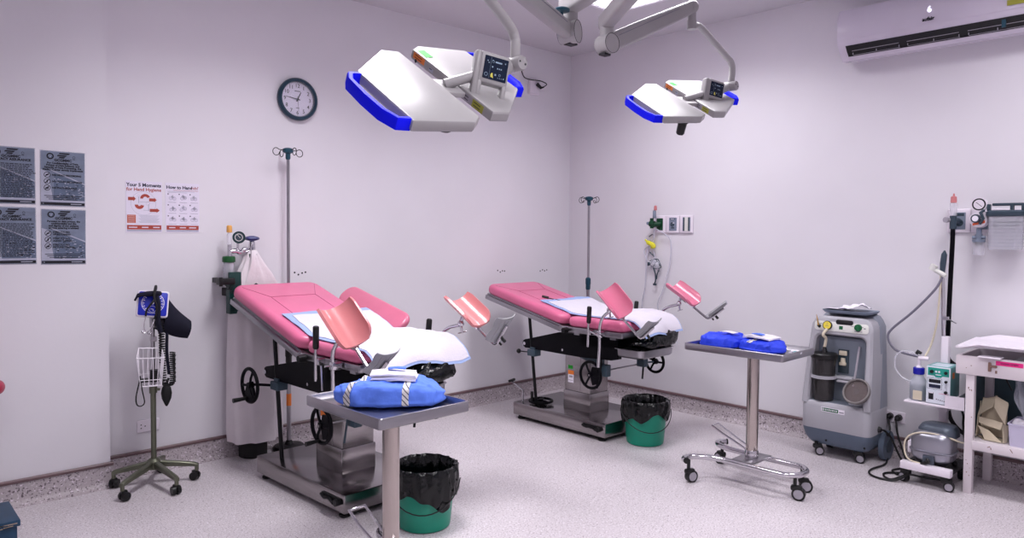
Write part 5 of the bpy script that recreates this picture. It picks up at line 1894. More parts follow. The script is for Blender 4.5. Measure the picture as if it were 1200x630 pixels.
# local: x into the wall, y along the wall (+y is to the left in view), z up
W2 = 0.218
def taper(z):
    return 1.0 - 0.10 * max(0, (z - 0.36) / 0.55)
def lean(z):
    return 0.16 * max(0, z - 0.36)
def ringm(z, x0, x1, w, r_):
    cx, dx = (x0 + x1) / 2, (x1 - x0)
    return [V((cx + p, q, z)) for p, q in rrect(dx, w, r_, 4)]
m = MB()
m.loft([ringm(z, a, 0.315, w, r_) for z, a, w, r_ in ((0.075, 0.05, 0.36, 0.05), (0.085, 0.035, 0.38, 0.06), (0.12, 0.012, 0.42, 0.06), (0.17, 0.0, 0.436, 0.05), (0.20, 0.0, 0.436, 0.045))])
m.build('base_skirt', 'machine blue grey', t, 30)
m = MB()
m.loft([ringm(z, a, 0.318, w, r_) for z, a, w, r_ in ((0.185, -0.002, 0.440, 0.045), (0.33, -0.002, 0.440, 0.045), (0.352, 0.004, 0.432, 0.045), (0.362, 0.014, 0.415, 0.04))])
m.build('lower_body', 'machine grey', t, 30)
m = MB()
rings = []
for z in (0.34, 0.5, 0.65, 0.8, 0.86):
    rings.append(ringm(z, 0.135 + lean(z) * 0.5, 0.318, 0.436 * taper(z), 0.03))
for z, k in ((0.90, 0.03), (0.925, 0.06), (0.935, 0.10)):
    rings.append(ringm(z, 0.10 + lean(0.86) + k * 0.6, 0.318 - k * 0.3, 0.436 * taper(z) - k * 0.9, 0.03))
m.loft(rings)
m.build('back_body', 'machine panel', t, 30)
# front arch: two posts and the sloping head, cut by one wide opening
m = MB()
def arch_pts(k):
    # outline in (y, z); k = inset
    out = []
    w0, w1 = W2 - k, W2 * 0.90 - k
    out += [(w0, 0.345), (W2 * 0.965 - k, 0.60), (w1 + 0.002, 0.80)]
    for i in range(7):
        a = pi / 2 * i / 6
        out.append((w1 - 0.07 + 0.07 * cos(a), 0.845 - k + 0.07 * sin(a)))
    out += [(-y, z) for y, z in out[::-1]]
    return out
def hole_pts(k):
    out = [(W2 - 0.048 + k, 0.345)]
    out += [(W2 - 0.052 + k, 0.60)]
    for i in range(6):
        a = pi / 2 * i / 5
        out.append((W2 - 0.058 - 0.04 + k + 0.04 * cos(a), 0.755 + k + 0.04 * sin(a)))
    out += [(-y, z) for y, z in out[::-1]]
    return out
def resample(q, n_):
    L = [0]
    for a_, b_ in zip(q, q[1:]):
        L.append(L[-1] + math.dist(a_, b_))
    out = []
    for i in range(n_):
        s_ = L[-1] * i / (n_ - 1)
        for k in range(len(L) - 1):
            if s_ <= L[k + 1] + 1e-9:
                f = (s_ - L[k]) / max(1e-9, L[k + 1] - L[k])
                out.append((q[k][0] * (1 - f) + q[k + 1][0] * f, q[k][1] * (1 - f) + q[k + 1][1] * f))
                break
    return out
NA = 49
def P3(q, d):
    return [V((lean(z) + d, y, z)) for y, z in q]
o0, o1 = resample(arch_pts(0.012), NA), resample(arch_pts(0.0), NA)
h0, h1 = resample(hole_pts(0.010), NA), resample(hole_pts(0.0), NA)
strips = [P3(h1, 0.16), P3(h1, 0.012), P3(h0, 0.0), P3(o0, 0.0), P3(o1, 0.012), P3(o1, 0.17)]
m.loft(strips, caps=False, closed=False)
m.build('front_arch', 'machine grey', t, 40)
m = MB()
m.box((0.135, 0, 0.56), (0.02, 0.36, 0.44))
m.box((0.14, -0.02, 0.362), (0.25, 0.38, 0.006))
m.build('recess_panel', 'machine recess', t)
# control panel strip
SL = math.degrees(math.atan(0.16))
CP = T(lean(0.852) - 0.001, 0, 0.852) @ RY(SL) @ FACE_W
m = MB()
m.slab(CP, 0.345, 0.062, 0.003, 0.02, 0.0012, 2)
cp = m.build('control_panel', 'panel cream', t)
m = MB()
m.cyl((-0.085, 0.004, 0.0), (-0.085, 0.004, 0.016), 0.029, None, 26, CP)
m.build('vacuum_gauge', 'dark metal', cp)
m = MB()
m.slot(0).disc(-0.085, 0.004, 0.025, CP, 0.0165, 24)
m.slot(1).rect(-0.085, 0.012, 0.002, 0.02, CP, 0.017)
m.slot(1).rect(-0.085, 0.0, 0.02, 0.002, CP, 0.017)
m.slot(1)
for x, w_ in ((-0.132, 0.02), (0.125, 0.03), (0.07, 0.02)):
    m.rect(x, 0.012, w_, 0.003, CP, 0.0034)
m.rect(0.11, -0.018, 0.05, 0.004, CP, 0.0034)
m.rect(0.148, 0.004, 0.012, 0.006, CP, 0.0034)
m.slot(2).rect(0.0, -0.004, 0.024, 0.022, CP, 0.0034)
m.flat('panel_marks', ['dial yellow', 'grey ink', 'knob green'], cp)
m = MB()
m.cyl((0.108, 0.006, 0.0), (0.108, 0.006, 0.016), 0.024, 0.021, 22, CP)
m.box((0.108, 0.006, 0.019), (0.008, 0.04, 0.008), CP @ T(0.108, 0.006, 0) @ RZ(30) @ T(-0.108, -0.006, 0), bev=0.002)
m.build('knob', 'knob green', cp)
m = MB()
m.slab(CP @ T(0.02, 0.032, 0.0), 0.11, 0.030, 0.006, 0.014, 0.002, 2)
m.build('grip_slot', 'black plastic', cp)
# small suction probe standing on the panel
m = MB()
Pb = CP @ T(-0.140, -0.006, 0)
m.tube([Pb @ V((0, 0, 0.002)), Pb @ V((0, 0.005, 0.02))], [0.011, 0.009], 10)
m.build('probe_socket', 'dark metal', cp)
m = MB()
m.tube([Pb @ V((0, 0.005, 0.02)), Pb @ V((-0.008, 0.040, 0.022)), Pb @ V((-0.018, 0.075, 0.022))], [0.006, 0.0045, 0.0015], 8)
m.build('nozzle', 'brass', cp)
# canister, its ring holder and hose
CYL = (0.062, 0.098)
m = MB()
m.lathe([(0.060, 0.368), (0.062, 0.374), (0.073, 0.655), (0.070, 0.66)], T(CYL[0], CYL[1], 0), 32)
can = m.build('canister', 'smoked plastic', t)
m = MB()
m.lathe([(0.078, 0.640), (0.082, 0.645), (0.082, 0.668), (0.074, 0.676), (0.02, 0.680), (0.014, 0.70), (0.010, 0.715)], T(CYL[0], CYL[1], 0), 32)
m.build('lid', 'black plastic', can)
m = MB()
m.lathe([(0.072, 0.512), (0.079, 0.512), (0.079, 0.532), (0.072, 0.532), (0.072, 0.512)], T(CYL[0], CYL[1], 0), 32, caps=False)
m.box((0.10, CYL[1], 0.522), (0.06, 0.05, 0.02))
m.build('canister_ring', 'machine grey', t)
m = MB()
g0 = CP @ V((-0.085, -0.022, 0.012))
m.tube([g0, g0 + V((-0.03, 0.012, -0.035)), (CYL[0] - 0.005, CYL[1] - 0.01, 0.77), (CYL[0], CYL[1], 0.71)], 0.0095, 10, sub=5)
m.build('canister_hose', 'tube cream', t)
# valve niche
m = MB()
m.box((0.121, -0.003, 0.625), (0.012, 0.066, 0.155), bev=0.003)
nch = m.build('valve_niche', 'liquid grey', t)
m = MB()
m.box((0.113, -0.003, 0.68), (0.016, 0.05, 0.03), bev=0.004)
m.cyl((0.113, -0.003, 0.648), (0.113, -0.003, 0.615), 0.013, 0.016, 12)
m.box((0.108, -0.003, 0.61), (0.018, 0.044, 0.022), bev=0.006)
m.build('valve', 'tube cream', nch)
# empty holder and hanging round clear lid
m = MB()
m.box((0.10, -0.03, 0.525), (0.08, 0.11, 0.018), bev=0.006)
m.box((0.07, -0.03, 0.505), (0.05, 0.08, 0.014), bev=0.005)
m.build('empty_holder', 'machine grey', t)
m = MB()
m.tube([(0.112, -0.105, 0.735), (0.095, -0.102, 0.66), (0.075, -0.10, 0.58), (0.06, -0.098, 0.53), (0.02, -0.105, 0.49)], 0.0075, 8, sub=4)
m.build('hanging_hose', 'label grey', t)
LD = T(-0.012, -0.138, 0.470) @ RZ(-8) @ RY(-58)
m = MB()
m.torus(LD, 0.080, 0.0065, 36, 8)
m.torus(LD @ T(0, 0, -0.03), 0.074, 0.004, 36, 6)
m.loft([[LD @ V((0.080 * cos(2 * pi * j / 36), 0.080 * sin(2 * pi * j / 36), 0)) for j in range(36)], [LD @ V((0.072 * cos(2 * pi * j / 36), 0.072 * sin(2 * pi * j / 36), -0.034)) for j in range(36)]], caps=False)
ld_ = m.build('round_lid', 'lid rim', t)
m = MB()
m.cyl((0, 0, -0.012), (0, 0, -0.006), 0.076, None, 36, LD)
m.build('clear_window', mat('smoky window', (0.42, 0.38, 0.38), 0.15, alpha=0.72), ld_)
m = MB()
m.box((0, 0, -0.016), (0.008, 0.15, 0.004), LD)
m.box((0, 0, -0.016), (0.15, 0.006, 0.004), LD)
m.cyl((0, 0, -0.022), (0, 0, -0.01), 0.02, None, 14, LD)
m.build('ribs', 'outlet dark', ld_)
m = MB()
m.lathe([(0.045, 0.366), (0.05, 0.372), (0.048, 0.40), (0.04, 0.404)], T(0.06, -0.115, 0), 24)
m.build('clear_base', 'clear plastic', t)
# name strip
Fs = T(-0.0025, 0.008, 0.318) @ FACE_W
m = MB()
m.slot(0).rect(0, 0, 0.150, 0.030, Fs, 0.0004)
m.slot(1).rect(-0.018, 0, 0.106, 0.022, Fs, 0.0008)
m.slot(0).disc(-0.062, 0, 0.008, Fs, 0.0012, 12)
m.slot(1).rect(-0.062, 0, 0.010, 0.003, Fs, 0.0016)
m.slot(1).rect(-0.062, 0, 0.003, 0.010, Fs, 0.0016)
for k in range(7):
    m.slot(0).rect(-0.045 + 0.0115 * k, 0, 0.007, 0.010 - 0.003 * (k % 2), Fs, 0.0012)
m.slot(2).rect(0.055, -0.004, 0.03, 0.006, Fs, 0.0008)
m.flat('name_strip', ['paper white', 'knob green', 'grey ink'], t)
m = MB()
for y in (0.05, -0.19):
    m.cyl((0.004, y, 0.115), (-0.006 + 0.014, y, 0.115), 0.007, None, 10)
m.cyl((0.15, -0.2185, 0.215), (0.15, -0.235, 0.215), 0.020, 0.016, 14)
m.build('boss', 'black plastic', t)
for cx, cy, yw in ((0.035, 0.125, -60), (0.06, -0.125, -75), (0.25, 0.135, 0)):
    m1, m2 = MB(), (MB(), MB())
    castor_wheel(m1, m2, (cx, cy, 0), yw, 0.029)
    m1.cyl((cx, cy, 0.05), (cx, cy, 0.09), 0.012, None, 10)
    c_ = m1.build('castor', 'black plastic', t)
    for q in m2:
        q.build('wheel_cap', 'label grey', c_)
m = MB()
m.cyl((0.262, -0.212, 0.095), (0.262, -0.245, 0.095), 0.095, None, 32)
rw = m.build('rear_wheel', 'machine blue grey', t)
m = MB()
m.torus(T(0.262, -0.2285, 0.095) @ RX(90), 0.088, 0.0072, 32, 6)
m.cyl((0.262, -0.24, 0.095), (0.262, -0.250, 0.095), 0.05, 0.045, 24)
m.build('tyre', 'outlet dark', rw)

t = thing('flat_tray', 'flat grey tray lying on top of the grey suction machine', 'tray', (SX + 0.20, SY, 0.936), 0)
m = MB()
m.loft([[T(0, -0.01, 0) @ V((x, y, z)) for x, y in rrect(w_, l_, 0.03, 4)] for w_, l_, z in ((0.16, 0.27, 0.0), (0.17, 0.29, 0.003), (0.185, 0.315, 0.018), (0.185, 0.315, 0.021), (0.16, 0.28, 0.019))])
m.build('tray', 'outlet slate', t)
t = thing('crumpled_paper', 'crumpled white paper on the flat tray atop the suction machine', 'paper', (SX + 0.19, SY - 0.01, 0.958), 0)
m = MB()
def crump(u, v):
    x, y = (u - 0.5) * 0.15, (v - 0.5) * 0.17 - 0.03
    z = 0.012 + 0.028 * abs(nz((x, y, 0), 16, 4)) + 0.03 * max(0, sin((0.5 - v) * 4 + u * 2)) * (1 - v)
    return V((x, y, z))
m.sheet(crump, 18, 18, 0.0015)
m.sheet(lambda u, v: V(((u - 0.5) * 0.13, 0.02 + v * 0.13, 0.004 + 0.005 * sin(3 * u + 2 * v))), 10, 10, 0.0015)
m.build('sheet', 'paper white', t, 25)

# ------------------------------------------------------------ breathing support stand with pump on a low dolly
DX, DY = 4.70, 1.36
t = thing('pump_stand', 'low white dolly with a tall white pole, between the suction machine and the white table', 'equipment stand', (DX, DY, 0))
m = MB()
m.box((-0.15, 0, 0.108), (0.05, 0.262, 0.042), bev=0.002)
m.build('front_board', 'white plastic', t)
m = MB()
m.box((-0.125, 0, 0.0855), (0.02, 0.20, 0.012))
m.box((0.03, 0, 0.103), (0.32, 0.255, 0.018))
m.build('deck', 'dark metal', t)
for cx, cy, yw in ((-0.135, 0.105, 60), (-0.135, -0.095, -80), (0.14, 0.10, 0), (0.14, -0.10, 0)):
    m1, m2 = MB(), (MB(), MB())
    castor_wheel(m1, m2, (cx, cy, 0), yw, 0.028)
    m1.box((cx, cy, 0.074), (0.04, 0.04, 0.02))
    c_ = m1.build('castor', 'black plastic', t)
    for q in m2:
        q.build('wheel_cap', 'label grey', c_)
m = MB()
m.box((0.20, 0.015, 0.48), (0.042, 0.042, 0.72), bev=0.005)
m.build('pole', 'white plastic', t)
m = MB()
m.cyl((0.20, 0.028, 0.83), (0.20, 0.045, 1.235), 0.011, None, 12)
m.box((0.195, 0.02, 0.95), (0.02, 0.035, 0.02))
m.tube([(0.20, 0.03, 0.955), (0.185, 0.0, 0.945), (0.175, -0.045, 0.925)], 0.004, 6)
m.build('upper_tube', 'chrome', t)
m = MB()
m.tube([(0.20, 0.045, 1.225), (0.20, 0.043, 1.28), (0.20, 0.038, 1.335), (0.20, 0.036, 1.36)], [0.014, 0.017, 0.016, 0.004], 12)
m.build('nozzle', 'outlet dark', t)
m = MB()
m.tube([(0.195, 0.095, 1.25), (0.19, 0.075, 1.235), (0.185, 0.045, 1.22), (0.18, 0.022, 1.205)], 0.014, 10, sub=3)
m.cyl((0.19, 0.10, 1.24), (0.19, 0.085, 1.27), 0.021, None, 14)
m.build('hose_clip', 'panel cream', t)
m = MB()
m.tube([(0.185, 0.04, 1.20), (0.17, 0.075, 1.12), (0.17, 0.19, 0.98), (0.17, 0.31, 0.86), (0.17, 0.335, 0.80), (0.17, 0.30, 0.735), (0.17, 0.25, 0.715), (0.13, 0.17, 0.710), (0.10, 0.12, 0.712)], 0.0075, 8, sub=5)
m.build('corrugated_hose', 'grey ink', t)
m = MB()
m.tube([(0.19, 0.05, 1.21), (0.172, 0.05, 1.05), (0.165, 0.06, 0.90), (0.16, 0.085, 0.78), (0.11, 0.10, 0.715)], 0.006, 8, sub=5)
m.build('white_hose', 'tube cream', t)
m = MB()
m.tube([(0.06, 0.115, 0.715), (0.08, 0.155, 0.735), (0.10, 0.22, 0.735), (0.10, 0.26, 0.70), (0.10, 0.265, 0.63), (0.09, 0.22, 0.575), (0.07, 0.15, 0.555)], 0.006, 8, sub=5)
m.build('clear_hose', 'clear plastic', t)
m = MB()
m.cyl((0.05, 0.06, 0.712), (0.05, 0.115, 0.712), 0.013, None, 12)
m.cyl((0.05, 0.112, 0.68), (0.05, 0.112, 0.72), 0.009, None, 10)
m.build('hose_joint', 'white plastic', t)
m = MB()
m.tube([(0.045, 0.128, 0.735), (0.045, 0.12, 0.75), (0.045, 0.10, 0.74)], [0.010, 0.013, 0.009], 8)
m.build('hose_plug', 'black plastic', t)
# shelf for the device and the bottle
m = MB()
m.box((0.10, 0.015, 0.452), (0.24, 0.31, 0.012), bev=0.002)
m.box((0.19, 0.015, 0.42), (0.06, 0.06, 0.06))
m.box((0.06, -0.115, 0.49), (0.16, 0.006, 0.07))
m.box((-0.016, -0.10, 0.485), (0.006, 0.10, 0.075))
m.build('shelf', 'white plastic', t)

t = thing('breathing_device', 'small white and teal device with two dark displays on the pole shelf', 'medical device', (4.70, 1.352, 0.459))
m = MB()
m.box((0.085, 0, 0.112), (0.17, 0.128, 0.222), bev=0.004)
bd_ = m.build('case', 'device side', t)
Fd = T(-0.0008, 0, 0) @ FACE_W
m = MB()
m.slab(T(-0.0002, 0, 0.112) @ FACE_W, 0.126, 0.218, 0.003, 0.005, 0.001, 2)
m.build('front', 'device white', bd_)
m = MB()
Fd = T(-0.0036, 0, 0.112) @ FACE_W
m.slot(0).poly([(-0.056, 0.102), (0.056, 0.102), (0.056, 0.055), (0.022, 0.055), (0.014, 0.046), (-0.014, 0.046), (-0.022, 0.055), (-0.056, 0.055)][::-1], Fd)
m.slot(0).ring2(-0.015, 0.012, 0.046, 0.047, Fd, 0.0, 4)
m.slot(3)
for x0_, x1_, y0_, y1_ in ((-0.058, 0.020, 0.041, 0.039), (-0.058, 0.020, -0.024, -0.022), (-0.058, -0.056, 0.041, -0.024), (0.018, 0.020, 0.041, -0.024)):
    m.poly([(x0_, y0_), (x1_, y0_), (x1_, y1_), (x0_, y1_)], Fd @ T(0, 0, 0.0002))
m.slot(1).rect(-0.018, 0.023, 0.062, 0.021, Fd, 0.0005)
m.slot(2).rect(-0.018, -0.007, 0.062, 0.021, Fd, 0.0005)
m.slot(1).rect(-0.036, -0.066, 0.026, 0.042, Fd, 0.0005)
m.slot(4).rect(-0.036, -0.048, 0.022, 0.006, Fd, 0.0009)
for sx in (-0.012, 0.004):
    m.slot(4).disc(sx, 0.080, 0.006, Fd, 0.0006, 12)
m.slot(4).rect(0.0, 0.062, 0.03, 0.004, Fd, 0.0006)
for k in range(6):
    m.slot(3).rect(-0.006 + 0.010 * k, -0.082 - 0.002 * k, 0.006, 0.006 - 0.001 * (k % 2), Fd, 0.0006)
m.slot(3).rect(0.044, -0.01, 0.002, 0.05, Fd, 0.0004)
m.slot(3).rect(0.038, 0.002, 0.002, 0.03, Fd, 0.0004)
m.slot(5).rect(0.03, -0.047, 0.05, 0.0015, Fd, 0.0004)
m.flat('front_print', ['device teal', 'ink', 'navy ink', 'grey ink', 'paper white', 'pink label'], bd_)
m = MB()
m.cyl((-0.034, 0.078, 0.0), (-0.034, 0.078, 0.010), 0.010, None, 14, Fd)
m.cyl((0.040, 0.078, 0.0), (0.040, 0.078, 0.008), 0.009, None, 14, Fd)
m.cyl((0.042, 0.026, 0.0), (0.042, 0.026, 0.010), 0.008, None, 12, Fd)
m.cyl((0.042, -0.036, 0.0), (0.042, -0.036, 0.010), 0.009, None, 12, Fd)
m.build('knob', 'black plastic', bd_)
m = MB()
m.rect(0.05, 0.172, 0.04, 0.035, RX(90), 0.0645)
m.flat('side_sticker', 'label orange', bd_)
m = MB()
for k in range(5):
    m.box((0.02 + 0.025 * k, 0, 0.2235), (0.012, 0.09, 0.002))
m.build('top_vents', 'device white', bd_)

t = thing('clear_bottle', 'clear bottle of grey liquid with a blue cap beside the white and teal device', 'bottle', (4.75, 1.473, 0.459))
m = MB()
m.lathe([(0.044, 0.0), (0.048, 0.006), (0.048, 0.095), (0.044, 0.115), (0.030, 0.140), (0.024, 0.155), (0.024, 0.162)], I4, 28)
m.build('body', mat('bottle glass', (0.80, 0.82, 0.87), 0.08, alpha=0.45), t)
m = MB()
m.lathe([(0.042, 0.004), (0.0455, 0.008), (0.0455, 0.085), (0.040, 0.087)], I4, 28)
m.build('liquid', mat('bottle liquid', (0.30, 0.35, 0.38), 0.1, alpha=0.75), t)
m = MB()
m.lathe([(0.028, 0.155), (0.031, 0.158), (0.031, 0.192), (0.027, 0.196)], I4, 24)
m.build('cap', 'bottle blue', t)
m = MB()
m.cyl((0, 0, 0.196), (0, 0, 0.225), 0.008, None, 10)
m.cyl((0, 0, 0.193), (0, 0, 0.206), 0.018, 0.012, 14)
m.cyl((0, 0, 0.02), (0, 0, 0.19), 0.004, None, 8)
m.build('spout', 'white plastic', t)
m = MB()
m.slab(T(-0.047, -0.010, 0.035) @ FACE_W, 0.05, 0.055, 0.002, 0.003, 0.0006, 1)
m.build('label', 'tube cream', t)

t = thing('air_pump', 'rounded silver air pump sitting on the low white dolly', 'pump', (4.665, 1.355, 0.114))
m = MB()
def pump(th, ph, k=1.0):
    e = lambda v, q: math.copysign(abs(v) ** q, v)
    c, s = cos(ph), sin(ph)
    return V((0.09 * e(c, 0.5) * e(cos(th), 0.55), 0.112 * e(c, 0.5) * e(sin(th), 0.55), 0.105 + 0.098 * e(s, 0.62)))
rings = []
for i in range(1, 28):
    ph = -pi / 2 + pi * i / 28
    rings.append([pump(2 * pi * j / 48, ph) for j in range(48)])
m.loft(rings)
pb_ = m.build('body', 'pump silver', t, 60)
m = MB()
rr = [V((0.093 * math.copysign(abs(cos(2 * pi * j / 48)) ** 0.55, cos(2 * pi * j / 48)), 0.115 * math.copysign(abs(sin(2 * pi * j / 48)) ** 0.55, sin(2 * pi * j / 48)), 0.085)) for j in range(48)]
m.tube(rr, 0.006, 6, closed=True)
m.build('seam_rim', 'pump silver', pb_)
m = MB()
m.loft([[V((0.03 + x, -0.015 + y, z)) for x, y in rrect(w_, l_, 0.05, 5)] for w_, l_, z in ((0.17, 0.20, 0.17), (0.165, 0.195, 0.205), (0.14, 0.17, 0.228), (0.10, 0.13, 0.236))])
m.build('top_cap', 'pump cap', t)
m = MB()
m.box((-0.093, 0.0, 0.04), (0.014, 0.06, 0.05), bev=0.003)
m.build('terminal_box', 'pump cap', t)
m = MB()
m.tube([(-0.114, 0.0, 0.045), (-0.128, -0.006, 0.05), (-0.13, -0.01, 0.036), (-0.115, 0.03, 0.018)], 0.009, 8, sub=3)
m.build('terminal_lead', 'black plastic', t)
m = MB()
m.box((-0.02, 0.118, 0.085), (0.05, 0.02, 0.07), bev=0.005)
m.build('inlet', 'white plastic', t)
for a, b_ in ((-0.07, 0.09), (-0.07, -0.09), (0.07, 0.09), (0.07, -0.09)):
    MB().lathe([(0.014, 0), (0.016, 0.004), (0.012, 0.02)], T(a, b_, 0), 12).build('foot', 'rubber', t)
m = MB()
m.tube([(-0.10, 0.03, 0.012), (-0.115, 0.10, 0.03), (-0.10, 0.128, 0.09), (-0.09, 0.115, 0.15), (-0.08, 0.06, 0.185), (-0.07, -0.02, 0.192), (-0.04, -0.10, 0.175), (0.0, -0.15, 0.155), (0.06, -0.20, 0.17)], 0.0048, 8, sub=5)
m.build('pale_hose', 'tube cream', t)

# cables on the floor and to the wall socket
def cord(name, label, pts, r_=0.0062, material='wire black', grp=None):
    o = MB().tube([V(p) for p in pts], r_, 7, sub=6).build(name, material)
    return tag(o, label, 'cord', grp)
def plug(name, label, y, z, L_=0.05):
    t = thing(name, label, 'plug', (XE - 0.011, y, z))
    m = MB()
    m.cyl((0, 0, 0), (-L_ * 0.55, 0, 0), 0.021, 0.019, 16)
    m.cyl((-L_ * 0.55, 0, 0), (-L_, 0, -0.006), 0.016, 0.009, 12)
    m.build('plug_body', 'black plastic', t)
plug('mains_plug', 'left black plug in the wall socket beside the suction machine', 1.722, 0.266)
plug('mains_plug', 'right larger black plug in the wall socket beside the suction machine', 1.668, 0.264, 0.062)
cord('power_cord', 'black cord running from the left wall plug to the side of the suction machine', [(XE - 0.06, 1.722, 0.258), (4.96, 1.70, 0.20), (4.90, 1.688, 0.165), (4.86, 1.69, 0.20), (4.815, 1.70, 0.215)])
cord('power_cord', 'black cord dropping from the right wall plug to the floor by the dolly', [(XE - 0.07, 1.668, 0.256), (4.955, 1.65, 0.17), (4.94, 1.61, 0.07), (4.90, 1.575, 0.012), (4.80, 1.565, 0.008), (4.70, 1.59, 0.008), (4.64, 1.54, 0.008)])
cord('power_cord', 'black cord looping over the floor in front of the silver pump', [(4.83, 1.69, 0.21), (4.86, 1.66, 0.17), (4.87, 1.61, 0.06), (4.82, 1.56, 0.02), (4.76, 1.54, 0.008), (4.70, 1.53, 0.008), (4.62, 1.60, 0.008), (4.55, 1.585, 0.008), (4.52, 1.535, 0.008), (4.535, 1.49, 0.030), (4.555, 1.45, 0.05), (4.58, 1.38, 0.045), (4.62, 1.30, 0.04)])
cord('power_cord', 'long black cord curving across the floor from the suction machine to the dolly', [(4.93, 1.70, 0.03), (4.90, 1.69, 0.008), (4.78, 1.665, 0.008), (4.62, 1.685, 0.008), (4.53, 1.66, 0.008), (4.49, 1.60, 0.008), (4.50, 1.53, 0.008), (4.52, 1.49, 0.02), (4.53, 1.45, 0.055)])
cord('power_cord', 'black cord hanging behind the pole shelf beside the white table', [(4.90, 1.30, 0.44), (4.91, 1.275, 0.38), (4.90, 1.27, 0.32), (4.91, 1.262, 0.22), (4.92, 1.255, 0.16)])
cord('thick_hose', 'thick black hose curving behind the pole shelf to the white table', [(4.96, 1.37, 0.42), (4.975, 1.36, 0.33), (4.975, 1.31, 0.265), (4.975, 1.25, 0.240), (4.975, 1.20, 0.235)], 0.0125)

# ------------------------------------------------------------ white table on the right
TX, TY = 4.62, 1.20
t = thing('white_table', 'white painted wooden table with a shelf at the right edge, rust marks on its rails', 'table', (TX, TY, 0))
# local: x into wall, y negative to the right
LT = 0.95
DT = 0.36
for lx, ly in ((0.02, -0.03), (DT - 0.01, -0.045), (0.02, -LT + 0.03), (DT - 0.01, -LT + 0.03)):
    MB().box((lx, ly, 0.345), (0.042, 0.042, 0.69), bev=0.003).build('leg', 'table white', t)
m = MB()
m.box((0.0, -LT / 2 + 0.02, 0.725), (0.022, LT + 0.04, 0.105), bev=0.003)
m.box((DT + 0.015, -LT / 2 + 0.02, 0.725), (0.022, LT + 0.04, 0.105), bev=0.003)
m.box((DT / 2 + 0.007, 0.029, 0.725), (DT - 0.01, 0.022, 0.105), bev=0.003)
m.box((DT / 2 + 0.007, -LT + 0.011, 0.725), (DT - 0.01, 0.022, 0.105), bev=0.003)
m.box((DT / 2 + 0.007, -LT / 2 + 0.02, 0.685), (DT, LT, 0.012))
m.build('top_frame', 'table white', t)
m = MB()
m.box((0.006, -LT / 2 - 0.0, 0.278), (0.020, LT - 0.09, 0.052), bev=0.003)
m.box((DT - 0.01, -LT / 2, 0.278), (0.020, LT - 0.09, 0.052))
m.box((DT / 2, -0.03, 0.278), (DT - 0.03, 0.020, 0.052))
m.box((DT / 2, -LT / 2, 0.298), (DT - 0.04, LT - 0.07, 0.012))
m.build('shelf', 'table white', t)
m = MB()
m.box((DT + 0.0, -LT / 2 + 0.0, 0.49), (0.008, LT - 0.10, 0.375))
m.build('back_shade', 'under table shade', t)  # added dark sheet, colours in the shaded wall behind the shelf space
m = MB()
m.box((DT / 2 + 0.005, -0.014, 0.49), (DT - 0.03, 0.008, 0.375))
m.build('side_shade', 'under table shade', t)  # added dark sheet, carries the painted shade round to the side
m = MB()
rnd = random.Random(5)
Ft = T(-0.0113, 0, 0) @ FACE_W
for x, y, w_, h_ in ((0.155, 0.705, 0.010, 0.016), (0.036, 0.725, 0.006, 0.004), (0.012, 0.71, 0.004, 0.004)):
    m.rect(x, y, w_, h_, Ft, 0.0006)
Ft2 = T(-0.0042, 0, 0) @ FACE_W
for x, y, w_, h_, a in ((0.13, 0.285, 0.016, 0.004, 30), (0.14, 0.278, 0.004, 0.012, 10), (0.235, 0.285, 0.004, 0.022, 35), (0.30, 0.28, 0.012, 0.006, 0)):
    m.rect(0, 0, w_, h_, Ft2 @ T(x, y, 0.0006) @ RZ(a))
Ft3 = T(-0.0013, 0, 0) @ FACE_W
for k in range(9):
    m.rect(0, 0, rnd.uniform(0.002, 0.005), rnd.uniform(0.004, 0.012), Ft3 @ T(0.03 + rnd.uniform(-0.014, 0.014), rnd.uniform(0.02, 0.62), 0.0006) @ RZ(rnd.uniform(-40, 40)))
m.flat('rust_marks', 'rust stain', t)
m = MB()
m.box((-0.016, -0.125, 0.73), (0.010, 0.014, 0.05), bev=0.002)
m.box((-0.018, -0.14, 0.735), (0.008, 0.04, 0.012), bev=0.002)
m.build('latch', 'rust stain', t)
m = MB()
m.rect(0.215, 0.755, 0.125, 0.024, Ft, 0.0008)
lb = m.flat('label_strip', 'pink label', t)
lb['label'] = 'bright pink label strip'
m = MB()
m.text('CLEAN LINEN', 0.013, Ft @ T(0.215, 0.755, 0.0014), 0.02)
m.flat('lettering', 'ink', lb)
m = MB()
m.slab(T(-0.0, -0.125, 0.779), 0.08, 0.11, 0.006, 0.006, 0.002, 2)
m.build('white_flap', 'white plastic', t)

t = thing('plastic_sheet_tray', 'large white plastic tray lying across the top of the white table', 'tray', (TX + 0.17, TY - 0.36, 0.80))
def lid(u, v):
    x = -0.20 + 0.40 * u
    y = 0.40 - 0.85 * v
    e = min(u, 1 - u, v * 2, (1 - v) * 2)
    z = 0.035 * (1 - min(1, e / 0.09)) * 0.3 + 0.015 + 0.030 * min(1, max(0, v - 0.02) * 9) * (1 - 0.5 * min(1, e / 0.2))
    z += 0.012 * u - 0.006 * sin(v * 5)
    return V((x, y, z))
m = MB()
m.sheet(lid, 24, 36, 0.010)
m.build('tray', 'white plastic', t, 60)
t = thing('folded_linen', 'folded grey linen inside the open top of the white table', 'linen', (TX + 0.18, TY - 0.46, 0.692))
m = MB()
for k in range(3):
    m.sheet(lambda u, v, k=k: V(((u - 0.5) * (0.28 - 0.01 * k), (v - 0.5) * (0.58 - 0.03 * k), 0.014 + 0.024 * k + 0.006 * sin(u * 4 + k) + 0.004 * nz((u * 3, v * 5, k), 1.5))), 16, 20, 0.018)
m.build('folds', 'label grey', t, 60)

